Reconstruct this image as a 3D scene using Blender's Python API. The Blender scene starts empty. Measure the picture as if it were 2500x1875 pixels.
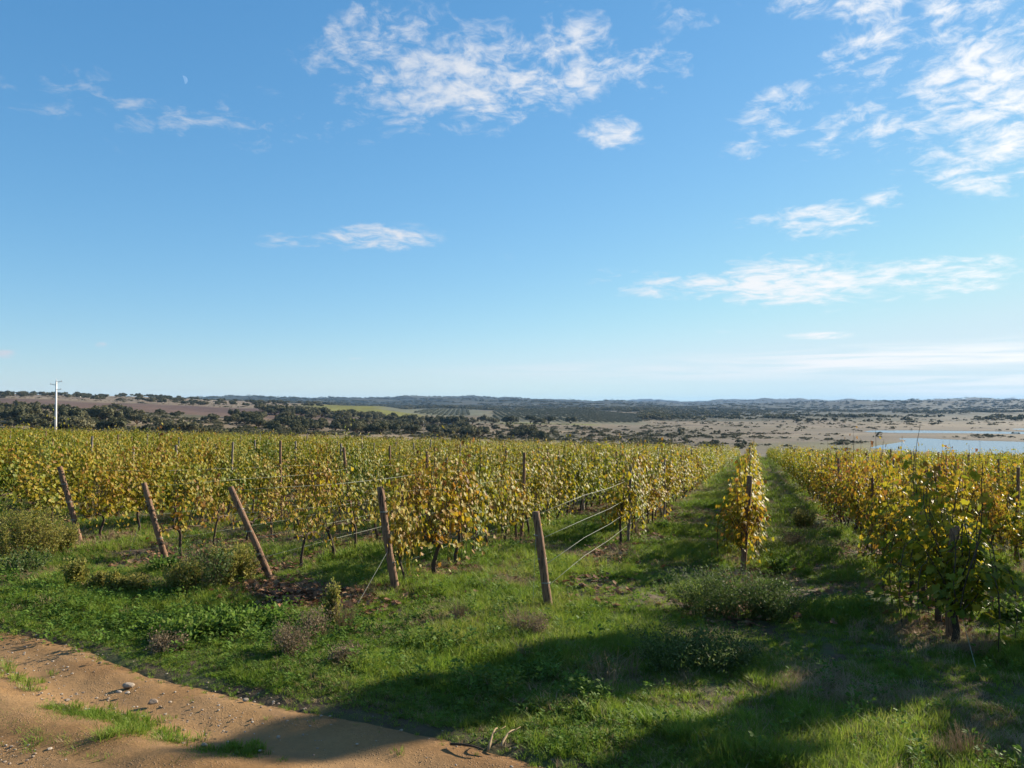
import bpy, math
import numpy as np
from mathutils import Vector

# ------------------------------------------------------------------ camera, sky, sun, exposure
R = math.radians
scene = bpy.context.scene
rng = np.random.default_rng(7)
CAMH = 2.9
F = 1945.0                       # focal length in photograph pixels (2500 wide)
TILT = math.atan(52.5 / F)
cam_d = bpy.data.cameras.new('camera')
cam_d.sensor_width = 36.0
cam_d.lens = 36.0 * F / 2500.0
cam_d.clip_start = 0.1
cam_d.clip_end = 60000.0
cam = bpy.data.objects.new('camera', cam_d)
scene.collection.objects.link(cam)
cam.location = (0, 0, CAMH)
cam.rotation_euler = (R(90) + TILT, 0, 0)
scene.camera = cam

SUN_AZ = R(56.5)                 # to the right of the view axis (+Y)
SUN_EL = R(22.0)
sun_d = bpy.data.lights.new('sun', 'SUN')
sun_d.energy = 5.0
sun_d.angle = R(0.5)
sun_d.color = (1.0, 0.90, 0.74)
sun = bpy.data.objects.new('sun', sun_d)
scene.collection.objects.link(sun)
sun_vec = Vector((math.sin(SUN_AZ) * math.cos(SUN_EL), math.cos(SUN_AZ) * math.cos(SUN_EL), math.sin(SUN_EL)))
sun.rotation_euler = sun_vec.to_track_quat('Z', 'Y').to_euler()

scene.view_settings.view_transform = 'Standard'
scene.view_settings.look = 'None'
scene.view_settings.gamma = 1.0
scene.view_settings.use_curve_mapping = False
scene.view_settings.exposure = 1.31
scene.cycles.use_denoising = True
scene.cycles.max_bounces = 6
scene.cycles.diffuse_bounces = 3
scene.cycles.glossy_bounces = 2
scene.cycles.transmission_bounces = 4
scene.cycles.transparent_max_bounces = 6
scene.cycles.volume_bounces = 0
scene.cycles.use_adaptive_sampling = True
scene.cycles.adaptive_threshold = 0.015

SKY_STRENGTH = 0.052
CLOUD_VALUE = 0.385


class NT:
    """small helper for writing node trees"""
    def __init__(self, tree):
        self.t = tree
        self.t.nodes.clear()

    def n(self, kind, **kw):
        nd = self.t.nodes.new(kind)
        for k, v in kw.items():
            setattr(nd, k, v)
        return nd

    def link(self, a, b):
        self.t.links.new(a, b)

    def put(self, sock, v):
        if isinstance(v, bpy.types.NodeSocket):
            self.t.links.new(v, sock)
        else:
            sock.default_value = v

    def math(self, op, a, b=None, c=None, clamp=False):
        nd = self.n('ShaderNodeMath', operation=op, use_clamp=clamp)
        self.put(nd.inputs[0], a)
        if b is not None:
            self.put(nd.inputs[1], b)
        if c is not None:
            self.put(nd.inputs[2], c)
        return nd.outputs[0]

    def vmath(self, op, a, b=None, out=0):
        nd = self.n('ShaderNodeVectorMath', operation=op)
        self.put(nd.inputs[0], a)
        if b is not None:
            self.put(nd.inputs[1], b)
        return nd.outputs['Value'] if out == 'Value' else nd.outputs[0]

    def mrange(self, v, a, b, c=0.0, d=1.0, smooth=False):
        nd = self.n('ShaderNodeMapRange')
        if smooth:
            nd.interpolation_type = 'SMOOTHSTEP'
        self.put(nd.inputs[0], v)
        for i, q in enumerate((a, b, c, d)):
            self.put(nd.inputs[1 + i], q)
        return nd.outputs[0]

    def noise(self, vec, scale, detail=4.0, rough=0.55, dist=0.0):
        nd = self.n('ShaderNodeTexNoise')
        if vec is not None:
            self.link(vec, nd.inputs['Vector'])
        nd.inputs['Scale'].default_value = scale
        nd.inputs['Detail'].default_value = detail
        nd.inputs['Roughness'].default_value = rough
        nd.inputs['Distortion'].default_value = dist
        return nd.outputs['Fac']

    def mix(self, fac, a, b, mode='MIX'):
        nd = self.n('ShaderNodeMix', data_type='RGBA', blend_type=mode)
        self.put(nd.inputs[0], fac)
        for s, v in ((nd.inputs[6], a), (nd.inputs[7], b)):
            if isinstance(v, tuple) and len(v) == 3:
                v = v + (1.0,)
            self.put(s, v)
        return nd.outputs[2]

    def ramp(self, fac, stops):
        nd = self.n('ShaderNodeValToRGB')
        self.put(nd.inputs[0], fac)
        el = nd.color_ramp.elements
        while len(el) < len(stops):
            el.new(0.5)
        for e, (p, c) in zip(el, stops):
            e.position = p
            e.color = tuple(c) + (1.0,)
        return nd.outputs[0]


def ray(px, py):
    cx = (px - 1250) / F
    cy = (937.5 - py) / F
    return np.array([cx, math.cos(TILT) - cy * math.sin(TILT), math.sin(TILT) + cy * math.cos(TILT)])


# --- the sky: Nishita atmosphere with broken altocumulus, laid out by compass direction
# cloud banks: azimuth / elevation centre from (px, py), half sizes in pixels, weight, fade
BANKS = [
    (870, 70, 100, 80, .74), (1000, 170, 260, 130, .76), (1230, 200, 200, 115, .92), (1370, 150, 170, 95, .94),
    (1580, 165, 150, 55, .72), (1495, 325, 85, 42, .85), (1280, 270, 120, 45, .6), (1500, 240, 120, 50, .45),
    (130, 230, 230, 75, .46), (310, 265, 230, 80, .47), (425, 302, 100, 42, .56), (640, 295, 230, 75, .47), (820, 310, 190, 45, .42),
    (925, 580, 150, 30, 1.0), (770, 590, 150, 26, .66), (1215, 627, 60, 13, .55), (1700, 40, 160, 40, .42), (1950, 10, 110, 34, .75),
    (2130, 0, 130, 36, .85), (2350, 30, 160, 70, .86), (2150, 110, 150, 80, .86), (2050, 145, 80, 34, .85),
    (2430, 130, 160, 110, .86), (2350, 230, 190, 110, .86), (2480, 300, 190, 110, .90), (2200, 300, 150, 70, .80), (2060, 320, 130, 60, .74),
    (1900, 250, 100, 50, .66), (1880, 310, 100, 50, .66), (1820, 360, 90, 36, .60), (2400, 420, 170, 55, .82), (2480, 220, 150, 300, .42),
    (2175, 484, 70, 26, .78), (2290, 400, 110, 50, .6), (1860, 547, 100, 26, .66), (2000, 540, 140, 42, .86),
    (1560, 680, 180, 30, .52), (1690, 697, 190, 40, .86), (1930, 690, 240, 62, .95), (2130, 690, 230, 46, .80), (2320, 675, 190, 56, .90), (2000, 628, 60, 16, .6),
    (2010, 819, 85, 12, .85), (1730, 812, 60, 9, .5),
    (10, 864, 40, 12, .9), (100, 878, 13, 7, .7), (246, 842, 20, 9, .85), (185, 886, 30, 6, .5), (868, 874, 26, 6, .7), (45, 868, 16, 6, .6),
]
VEILS = [(2250, 878, 560, 30, .92), (1700, 905, 520, 22, .45), (2500, 905, 420, 60, .60), (2300, 858, 300, 10, .5)]

world = bpy.data.worlds.new('World')
scene.world = world
world.use_nodes = True
world.cycles.sampling_method = 'MANUAL'
world.cycles.sample_map_resolution = 256
w = NT(world.node_tree)
tc = w.n('ShaderNodeTexCoord').outputs['Generated']
sky = w.n('ShaderNodeTexSky', sky_type='NISHITA')
sky.sun_disc = False
sky.sun_elevation = SUN_EL
sky.sun_rotation = SUN_AZ
sky.altitude = 200.0
sky.air_density = 1.0
sky.dust_density = 0.1
sky.ozone_density = 3.0
sxyz = w.n('ShaderNodeSeparateXYZ')
w.link(tc, sxyz.inputs[0])
X, Y, Z = sxyz.outputs
az = w.math('ARCTAN2', X, Y)
el = w.math('ARCSINE', Z)
ae = w.n('ShaderNodeCombineXYZ')
w.link(az, ae.inputs[0])
w.link(el, ae.inputs[1])
AE = ae.outputs[0]
# cloud coordinates: azimuth against a foreshortened elevation, so that low clouds flatten into streaks
q_ = w.math('MULTIPLY', w.math('LOGARITHM', w.math('ADD', w.math('MAXIMUM', el, 0.0), .09), math.e), .62)
cp = w.n('ShaderNodeCombineXYZ')
w.link(az, cp.inputs[0])
w.link(q_, cp.inputs[1])
CP = cp.outputs[0]


def azel(px, py):
    d = ray(px, py)
    return math.atan2(d[0], d[1]), math.atan2(d[2], math.hypot(d[0], d[1]))


def bank_sum(banks):
    tot = None
    for (px, py, sx, sy, wt) in banks:
        a, e = azel(px, py)
        k = F * (1 + ((px - 1250) / F) ** 2)
        v = w.vmath('SUBTRACT', AE, (a, e, 0))
        v = w.vmath('MULTIPLY', v, (k / sx, F / sy, 0))
        d = w.vmath('LENGTH', v, out='Value')
        m = w.mrange(d, 0.35, 1.65, wt, 0.0, smooth=True)
        tot = m if tot is None else w.math('MAXIMUM', tot, m)
    return tot


cover = bank_sum(BANKS)
# outside the photograph the broken cloud simply goes on, thicker toward the sun's side
side = w.mrange(az, R(31), R(48), 0.0, .72, smooth=True)
side2 = w.mrange(az, R(100), R(150), 1.0, .0, smooth=True)
behind = w.mrange(w.math('ABSOLUTE', az), R(38), R(70), 0.0, .42, smooth=True)
high = w.mrange(el, R(30), R(40), 0.0, .45, smooth=True)
cover = w.math('MAXIMUM', cover, w.math('MULTIPLY', side, side2))
cover = w.math('MAXIMUM', cover, w.math('MAXIMUM', behind, high))
mp = w.n('ShaderNodeMapping')
mp.inputs['Rotation'].default_value = (0, 0, R(-16))
mp.inputs['Scale'].default_value = (1.0, 1.45, 1.0)
w.link(CP, mp.inputs[0])
nzc = w.n('ShaderNodeTexNoise')
w.link(mp.outputs[0], nzc.inputs['Vector'])
nzc.inputs['Scale'].default_value = 16.0
nzc.inputs['Detail'].default_value = 2.0
sc_ = w.n('ShaderNodeVectorMath', operation='SCALE')
w.link(nzc.outputs['Color'], sc_.inputs[0])
sc_.inputs['Scale'].default_value = .05
warp = w.vmath('ADD', mp.outputs[0], sc_.outputs[0])
n1 = w.noise(warp, 13.0, 3.0, .55)
n2 = w.noise(warp, 38.0, 4.0, .64)
field = w.math('ADD', w.math('MULTIPLY', n1, .75), w.math('MULTIPLY', n2, .80))
dens = w.math('ADD', w.math('MULTIPLY', w.math('SUBTRACT', field, .775), 2.2), w.math('SUBTRACT', cover, .60))
dens = w.mrange(dens, -.16, .72, 0.0, 1.0, smooth=True)
dens = w.math('MULTIPLY', dens, w.mrange(cover, .02, .22, 0.0, 1.0, smooth=True))
opac = w.math('MULTIPLY', dens, w.mrange(cover, .15, .90, .36, .95))
veil = bank_sum(VEILS)
vm = w.n('ShaderNodeMapping')
vm.inputs['Scale'].default_value = (3.0, 60.0, 1.0)
w.link(AE, vm.inputs[0])
vn = w.noise(vm.outputs[0], 1.6, 4.0, .6, .6)
veil = w.math('MULTIPLY', veil, w.mrange(vn, .34, .62, 0.1, 1.0, smooth=True))
opac = w.math('MAXIMUM', opac, veil)
ccol = w.ramp(w.mrange(az, R(-40), R(40)), [(0.0, (.80, .86, .96)), (.6, (.92, .94, .98)), (1.0, (1.0, .99, .97))])
bright = w.mrange(az, R(-35), R(50), .80, 1.22)
bg1 = w.n('ShaderNodeBackground')
# the camera's colour response to the clear sky: channel-wise power curves around the displayed value
EXPO = 2.0 ** scene.view_settings.exposure
sp_ = w.n('ShaderNodeSeparateColor')
w.link(sky.outputs[0], sp_.inputs[0])
cb_ = w.n('ShaderNodeCombineColor')
for i_, (k_, g_) in enumerate(((.92, 1.05), (.94, .75), (1.03, .57))):
    v_ = w.math('POWER', w.math('MULTIPLY', sp_.outputs[i_], SKY_STRENGTH * EXPO), g_)
    v_ = w.math('SMOOTH_MIN', w.math('MULTIPLY', v_, k_), (.68, .86, .94)[i_], .20)
    w.link(w.math('MULTIPLY', v_, 1.0 / EXPO / SKY_STRENGTH), cb_.inputs[i_])
w.link(cb_.outputs[0], bg1.inputs[0])
bg1.inputs[1].default_value = SKY_STRENGTH
bg2 = w.n('ShaderNodeBackground')
w.link(ccol, bg2.inputs[0])
w.link(w.math('MULTIPLY', bright, CLOUD_VALUE), bg2.inputs[1])
mx = w.n('ShaderNodeMixShader')
w.link(opac, mx.inputs[0])
w.link(bg1.outputs[0], mx.inputs[1])
w.link(bg2.outputs[0], mx.inputs[2])
wo = w.n('ShaderNodeOutputWorld')
w.link(mx.outputs[0], wo.inputs[0])

# ------------------------------------------------------------------ helpers
C = scene.collection


def tag(o, label=None, cat=None, group=None, kind=None):
    if label:
        o['label'] = label
    if cat:
        o['category'] = cat
    if group:
        o['group'] = group
    if kind:
        o['kind'] = kind
    return o


def mesh_np(name, v, tris=None, quads=None, smooth=False, attrs=None):
    """mesh from numpy arrays; attrs: name -> per-vertex float or vec3"""
    me = bpy.data.meshes.new(name)
    v = np.asarray(v, dtype=np.float32)
    parts, sizes = [], []
    if tris is not None and len(tris):
        parts.append(np.asarray(tris, dtype=np.int32).ravel())
        sizes.append(np.full(len(tris), 3, np.int32))
    if quads is not None and len(quads):
        parts.append(np.asarray(quads, dtype=np.int32).ravel())
        sizes.append(np.full(len(quads), 4, np.int32))
    me.vertices.add(len(v))
    me.vertices.foreach_set('co', v.ravel())
    if parts:
        li = np.concatenate(parts)
        sz = np.concatenate(sizes)
        me.loops.add(len(li))
        me.loops.foreach_set('vertex_index', li)
        me.polygons.add(len(sz))
        st = np.concatenate([[0], np.cumsum(sz)[:-1]]).astype(np.int32)
        me.polygons.foreach_set('loop_start', st)
        me.polygons.foreach_set('loop_total', sz)
        if smooth:
            me.polygons.foreach_set('use_smooth', np.ones(len(sz), bool))
    for k, a in (attrs or {}).items():
        a = np.asarray(a, np.float32)
        if a.ndim == 1:
            at_ = me.attributes.new(k, 'FLOAT', 'POINT')
            at_.data.foreach_set('value', a)
        else:
            at_ = me.attributes.new(k, 'FLOAT_VECTOR', 'POINT')
            at_.data.foreach_set('vector', a.ravel())
    me.update(calc_edges=True)
    return me


def obj(name, me, mat=None, parent=None, link=True, loc=None):
    o = bpy.data.objects.new(name, me)
    if mat and me is not None and not me.materials:
        me.materials.append(mat)
    if link:
        C.objects.link(o)
    if parent is not None:
        o.parent = parent
    if loc is not None:
        o.location = loc
    return o


def merge(pieces):
    """pieces: list of (verts, tris, quads, attr dict) -> one set"""
    vs, ts, qs, at_ = [], [], [], {}
    off = 0
    keys = set()
    for p in pieces:
        keys |= set((p[3] or {}).keys())
    for p in pieces:
        v, t, q, a = p
        vs.append(v)
        if t is not None and len(t):
            ts.append(np.asarray(t) + off)
        if q is not None and len(q):
            qs.append(np.asarray(q) + off)
        for k in keys:
            at_.setdefault(k, []).append((a or {}).get(k, np.zeros(len(v))))
        off += len(v)
    return (np.concatenate(vs), np.concatenate(ts) if ts else None, np.concatenate(qs) if qs else None,
            {k: np.concatenate(x) for k, x in at_.items()})


def tube(pts, rad, sides=8, cap=True, rough=0.0, g=None):
    pts = np.asarray(pts, float)
    n = len(pts)
    rad = np.broadcast_to(np.asarray(rad, float), (n,))
    tang = np.gradient(pts, axis=0)
    tang /= np.linalg.norm(tang, axis=1)[:, None] + 1e-9
    ref = np.array([0, 0, 1.0]) if abs(tang[0][2]) < .9 else np.array([1.0, 0, 0])
    vs = []
    for i in range(n):
        a = np.cross(tang[i], ref)
        a /= np.linalg.norm(a) + 1e-9
        b = np.cross(tang[i], a)
        th = np.linspace(0, 2 * math.pi, sides, endpoint=False)
        rr = rad[i] * (1 + (rough * (g.random(sides) - .5) if g is not None and rough else 0))
        vs.append(pts[i] + (np.cos(th) * rr)[:, None] * a + (np.sin(th) * rr)[:, None] * b)
    v = np.concatenate(vs)
    q = []
    for i in range(n - 1):
        for j in range(sides):
            k = (j + 1) % sides
            q.append((i * sides + j, i * sides + k, (i + 1) * sides + k, (i + 1) * sides + j))
    t = []
    if cap:
        c0, c1 = len(v), len(v) + 1
        v = np.concatenate([v, pts[:1], pts[-1:]])
        for j in range(sides):
            k = (j + 1) % sides
            t.append((c0, k, j))
            t.append((c1, (n - 1) * sides + j, (n - 1) * sides + k))
    return v, np.array(t, int).reshape(-1, 3), np.array(q, int), {}


def box(cx, cy, cz, sx, sy, sz):
    v = np.array([(x, y, z) for x in (-.5, .5) for y in (-.5, .5) for z in (-.5, .5)]) * (sx, sy, sz) + (cx, cy, cz)
    q = [(0, 1, 3, 2), (4, 6, 7, 5), (0, 4, 5, 1), (2, 3, 7, 6), (0, 2, 6, 4), (1, 5, 7, 3)]
    return v, None, np.array(q), {}


def frames(nrm, g, up=None):
    """orthonormal frames with local z = nrm and random (or guided) local y"""
    nrm = nrm / (np.linalg.norm(nrm, axis=1)[:, None] + 1e-9)
    if up is None:
        up = g.normal(size=nrm.shape)
    yv = up - (up * nrm).sum(1)[:, None] * nrm
    yv /= np.linalg.norm(yv, axis=1)[:, None] + 1e-9
    xv = np.cross(yv, nrm)
    return np.stack([xv, yv, nrm], axis=2)        # columns


def stamp(tv, tf, pos, fr, scale, rnd):
    """copies of a small template at many places"""
    k, m = len(tv), len(pos)
    v = np.einsum('nij,kj->nki', fr, tv) * np.asarray(scale).reshape(m, 1, -1) + pos[:, None, :]
    f = tf[None] + (np.arange(m) * k)[:, None, None]
    a = {'rnd': np.repeat(rnd, k)}
    f = f.reshape(-1, tf.shape[1])
    return (v.reshape(-1, 3), f, None, a) if tf.shape[1] == 3 else (v.reshape(-1, 3), None, f, a)


def vnoise(x, y, seed=0):
    xi = np.floor(x).astype(np.int64)
    yi = np.floor(y).astype(np.int64)
    fx, fy = x - xi, y - yi
    fx = fx * fx * (3 - 2 * fx)
    fy = fy * fy * (3 - 2 * fy)

    def h(a, b):
        q = (a * 374761393 + b * 668265263 + seed * 974634721) & 0x7fffffff
        q = ((q ^ (q >> 13)) * 1274126177) & 0x7fffffff
        return ((q ^ (q >> 16)) & 0xffff) / 65535.0
    return (h(xi, yi) * (1 - fx) + h(xi + 1, yi) * fx) * (1 - fy) + (h(xi, yi + 1) * (1 - fx) + h(xi + 1, yi + 1) * fx) * fy


def fbm(x, y, seed=0, oct=4):
    s, a, t = 0, .5, 0
    for i in range(oct):
        s = s + a * vnoise(x * 2 ** i + 17.3 * i, y * 2 ** i - 9.1 * i, seed + i)
        t += a
        a *= .5
    return s / t


def sstep(a, b, x):
    t = np.clip((x - a) / (b - a), 0, 1)
    return t * t * (3 - 2 * t)


# ------------------------------------------------------------------ terrain
WATER_Z = CAMH - 20.0
# per photograph column: (depth, image row of the ground there)
PROFILE = {
    -900: [(190, 1050), (260, 1036), (330, 1018), (500, 990), (750, 974), (1400, 952), (2500, 968), (9000, 985)],
    0: [(190, 1060), (260, 1044), (330, 1024), (500, 994), (750, 978), (1150, 961), (2500, 976), (9000, 986)],
    300: [(190, 1066), (260, 1052), (330, 1032), (500, 1002), (800, 986), (1250, 967), (2500, 979), (9000, 986)],
    600: [(190, 1078), (280, 1060), (400, 1036), (600, 1012), (900, 994), (1400, 979), (2500, 981), (4500, 976), (9000, 985)],
    760: [(190, 1086), (280, 1068), (400, 1044), (600, 1020), (900, 999), (1150, 988), (2500, 985), (4500, 978), (9000, 985)],
    900: [(190, 1094), (280, 1076), (400, 1054), (600, 1034), (850, 1012), (1100, 990), (1800, 1003), (3300, 986), (4600, 975), (9000, 985)],
    1090: [(190, 1102), (280, 1087), (400, 1066), (600, 1043), (800, 1026), (1100, 1012), (1500, 1000), (3000, 990), (4600, 976), (9000, 985)],
    1250: [(190, 1108), (280, 1092), (420, 1072), (600, 1046), (800, 1032), (1300, 1003), (2000, 1003), (4500, 982), (9000, 986)],
    1400: [(190, 1110), (300, 1094), (450, 1072), (600, 1048), (800, 1033), (1300, 1001), (2000, 1003), (4500, 986), (9000, 987)],
    1560: [(190, 1112), (300, 1097), (450, 1075), (600, 1053), (800, 1038), (1300, 1012), (1900, 1003), (4500, 988), (9000, 987)],
    1700: [(190, 1112), (300, 1099), (450, 1078), (600, 1058), (800, 1042), (1200, 1026), (1900, 1008), (3600, 995), (6500, 986), (9000, 988)],
    1900: [(190, 1114), (300, 1104), (380, 1095), (480, 1078), (620, 1056), (800, 1040), (1000, 1025), (1700, 1016), (3000, 998), (6500, 985), (9000, 987)],
    2120: [(190, 1116), (300, 1110), (380, 1091), (480, 1070), (620, 1051), (800, 1036), (1000, 1026), (1800, 1014), (3000, 998), (6500, 983), (9000, 986)],
    2300: [(190, 1117), (300, 1114), (380, 1091), (480, 1070), (620, 1051), (800, 1038), (1000, 1030), (1700, 1014), (2600, 1000), (4500, 982), (9000, 986)],
    2500: [(190, 1118), (300, 1116), (380, 1092), (480, 1070), (620, 1052), (800, 1042), (1000, 1034), (1500, 1018), (2600, 1000), (4200, 981), (9000, 985)],
    3400: [(190, 1118), (300, 1116), (380, 1092), (480, 1070), (620, 1052), (800, 1042), (1000, 1034), (1500, 1018), (2600, 1000), (4200, 978), (9000, 985)],
}
_lr = np.linspace(math.log(150), math.log(12000), 260)
_cols = sorted(PROFILE)
_azs = np.array([math.atan((c - 1250) / F) for c in _cols])
_tab = []
for c, a in zip(_cols, _azs):
    d = np.array([k[0] for k in PROFILE[c]], float)
    z = CAMH - (np.array([k[1] for k in PROFILE[c]], float) - 990) / F * d
    rr = np.log(d / math.cos(a))
    zz_ = np.interp(_lr, rr, z)
    ker = np.exp(-.5 * (np.arange(-7, 8) / 3.0) ** 2)
    ker /= ker.sum()
    _tab.append(np.convolve(np.pad(zz_, 7, mode='edge'), ker, mode='valid'))
_tab = np.array(_tab)


def near_z(x, y):
    r = np.hypot(x, y)
    a = np.arctan2(x, y)
    s = .041 * np.cos(a) + .0276 * np.clip(np.sin(a), -1, .45)
    s = np.clip(s, 0, 1) * np.clip((np.cos(a) + .2) / .6, 0, 1)
    return -s * (r - 8 * (1 - np.exp(-r / 20)))


def far_z(x, y):
    r = np.hypot(x, y)
    a = np.clip(np.arctan2(x, y), _azs[0], _azs[-1] - 1e-6)
    lr = np.clip(np.log(np.maximum(r, 1)), _lr[0], _lr[-1] - 1e-6)
    fi = (lr - _lr[0]) / (_lr[1] - _lr[0])
    i = np.clip(fi.astype(int), 0, len(_lr) - 2)
    fi = fi - i
    j = np.clip(np.searchsorted(_azs, a, side='right') - 1, 0, len(_azs) - 2)
    fj = (a - _azs[j]) / (_azs[j + 1] - _azs[j])
    fj = fj * fj * (3 - 2 * fj)
    return (_tab[j, i] * (1 - fi) + _tab[j, i + 1] * fi) * (1 - fj) + (_tab[j + 1, i] * (1 - fi) + _tab[j + 1, i + 1] * fi) * fj


def wpt(px, py):
    d = ray(px, py)
    t = 20.0 / -d[2]
    return d[0] * t, d[1] * t


INLETS = [
    [wpt(*p) for p in [(2122, 1093), (2145, 1087.5), (2185, 1082), (2216, 1076), (2188, 1070.6), (2243, 1069.6), (2370, 1075.5), (2500, 1079), (2900, 1086), (3400, 1090),
                       (3400, 1125), (2700, 1118), (2300, 1107), (2170, 1098)]],
    [wpt(*p) for p in [(2110, 1053.6), (2130, 1051), (2275, 1051.2), (2400, 1053), (2500, 1054.4), (2800, 1057), (2800, 1064), (2500, 1060), (2338, 1058), (2195, 1057), (2118, 1055)]],
    [wpt(*p) for p in [(2460, 1047.6), (2500, 1046), (2800, 1044), (2800, 1050), (2500, 1049.6)]],
]


def poly_sd(poly, x, y):
    """signed distance, negative inside"""
    P = np.array(poly)
    d = np.full(x.shape, 1e9)
    ins = np.zeros(x.shape, bool)
    for i in range(len(P)):
        a, b = P[i], P[(i + 1) % len(P)]
        ab = b - a
        t = np.clip(((x - a[0]) * ab[0] + (y - a[1]) * ab[1]) / (ab @ ab), 0, 1)
        d = np.minimum(d, np.hypot(x - a[0] - t * ab[0], y - a[1] - t * ab[1]))
        cond = (a[1] > y) != (b[1] > y)
        xs = (b[0] - a[0]) * (y - a[1]) / (b[1] - a[1] + 1e-12) + a[0]
        ins ^= cond & (x < xs)
    return np.where(ins, -d, d)


# the dirt road: its grassy far edge, from the photograph
def near_hit(px, py):
    d = ray(px, py)
    d = d / d[1]
    for t in np.arange(2.5, 400, .02):
        if d[2] * t + CAMH < near_z(np.array(d[0] * t), np.array(d[1] * t)):
            return np.array([d[0] * t, d[1] * t])
    return np.array([d[0] * 400, d[1] * 400])


_edge = np.array([near_hit(*p) for p in [(-900, 1440), (-300, 1502), (0, 1548), (90, 1566), (200, 1612), (330, 1662), (470, 1690), (600, 1722), (720, 1752), (860, 1768),
                                         (980, 1800), (1120, 1832), (1260, 1868), (1400, 1915), (1560, 2010)]])
_rd = (_edge[-1] - _edge[2])
_rd /= np.linalg.norm(_rd)
_edge = np.vstack([_edge[0] - _rd * 60, _edge, _edge[-1] + _rd * 60])
_rn = np.array([_rd[1], -_rd[0]])
if _rn[1] > 0:
    _rn = -_rn                                   # toward the camera's side
_et = (_edge - _edge[3]) @ _rd
_ew = (_edge - _edge[3]) @ _rn
_o = np.argsort(_et)
_et, _ew = _et[_o], _ew[_o]
ROAD_W = 6.2


def road_uv(x, y):
    """along, across (0 at the vineyard-side edge, positive into the road)"""
    dx, dy = x - _edge[3][0], y - _edge[3][1]
    t = dx * _rd[0] + dy * _rd[1]
    return t, dx * _rn[0] + dy * _rn[1] - np.interp(t, _et, _ew) + .38 - .22 * (fbm(t * 1.3, t * 0 + 3.0, 5, 3) - .5)


def lumps(x, y):
    r = np.hypot(x, y)
    a = sstep(4, 9, r) * (1 - sstep(70, 110, r))
    return a * (.22 * (fbm(x * .35, y * .35, 3, 3) - .5) + .12 * (fbm(x * 1.3, y * 1.3, 9, 3) - .5))


def road_mask(x, y):
    t, wv_ = road_uv(x, y)
    return sstep(-.5, .15, wv_) * (1 - sstep(ROAD_W - .1, ROAD_W + .6, wv_))


def ground_z(x, y):
    x = np.asarray(x, float)
    y = np.asarray(y, float)
    r = np.hypot(x, y)
    a = np.arctan2(x, y)
    nz = near_z(x, y) + lumps(x, y) * (1 - road_mask(x, y))
    t, wv_ = road_uv(x, y)
    nz = nz + .06 * np.exp(-((wv_ + .9) / .7) ** 2) * (r < 60)      # low verge bank
    fz = far_z(x, y)
    fz = fz + (fbm(x / 45, y / 45, 21, 4) - .5) * 2.4 * sstep(200, 330, r) + (fbm(x / 260, y / 260, 31, 4) - .5) * sstep(1300, 3000, r) * r * .010
    fz = fz + (fbm(x / 900, y / 900, 41, 4) - .5) * sstep(2200, 4200, r) * r * .014
    front = sstep(-.3, .2, np.cos(a))
    b = sstep(150, 215, r)
    back = (fbm(x / 300, y / 300, 51, 3) - .5) * 12 * sstep(100, 900, r)
    z = (nz * (1 - b) + fz * b) * front + (nz * (1 - b) + back * b) * (1 - front)
    sel = (r > 200) & (r < 1600) & (np.cos(a) > .3) & (a > .1)
    if np.any(sel):
        xs, ys, zs = x[sel], y[sel], z[sel]
        zs = np.maximum(zs, WATER_Z + .35 + .25 * fbm(xs / 20, ys / 20, 61, 3))
        for P in INLETS:
            sd = poly_sd(P, xs, ys)
            shore = WATER_Z + .05 + np.maximum(sd, 0) * .035
            zs = np.where(sd > 0, np.minimum(zs, shore), WATER_Z - np.minimum(-sd * .12, 2.5))
        z = z.copy()
        z[sel] = zs
    return z


def gz(x, y):
    return float(ground_z(np.array([float(x)]), np.array([float(y)]))[0])


def hit(px, py, tmin=3.0, tmax=9000.0):
    d = ray(px, py)
    d = d / d[1]
    t = np.geomspace(tmin, tmax, 6000)
    z = d[2] * t + CAMH
    under = z < ground_z(d[0] * t, t)
    if not under.any():
        return None
    i = int(np.argmax(under))
    return np.array([d[0] * t[i], t[i], gz(d[0] * t[i], t[i])])


# vineyard rows: direction s, normal n
_ra = math.atan((1840 - 1250) / F)
RS = np.array([math.sin(_ra), math.cos(_ra)])
RN = np.array([math.cos(_ra), -math.sin(_ra)])
ROW0, ROWD = -.17, 3.0


def row_xy(n, s):
    return RN[0] * n + RS[0] * s, RN[1] * n + RS[1] * s


VINE_END = 172.0


def proj(x, y, z):
    c, s_ = math.cos(TILT), math.sin(TILT)
    dz = z - CAMH
    fwd = y * c + dz * s_
    up = -y * s_ + dz * c
    return 1250 + F * x / fwd, 937.5 - F * up / fwd, fwd


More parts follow.
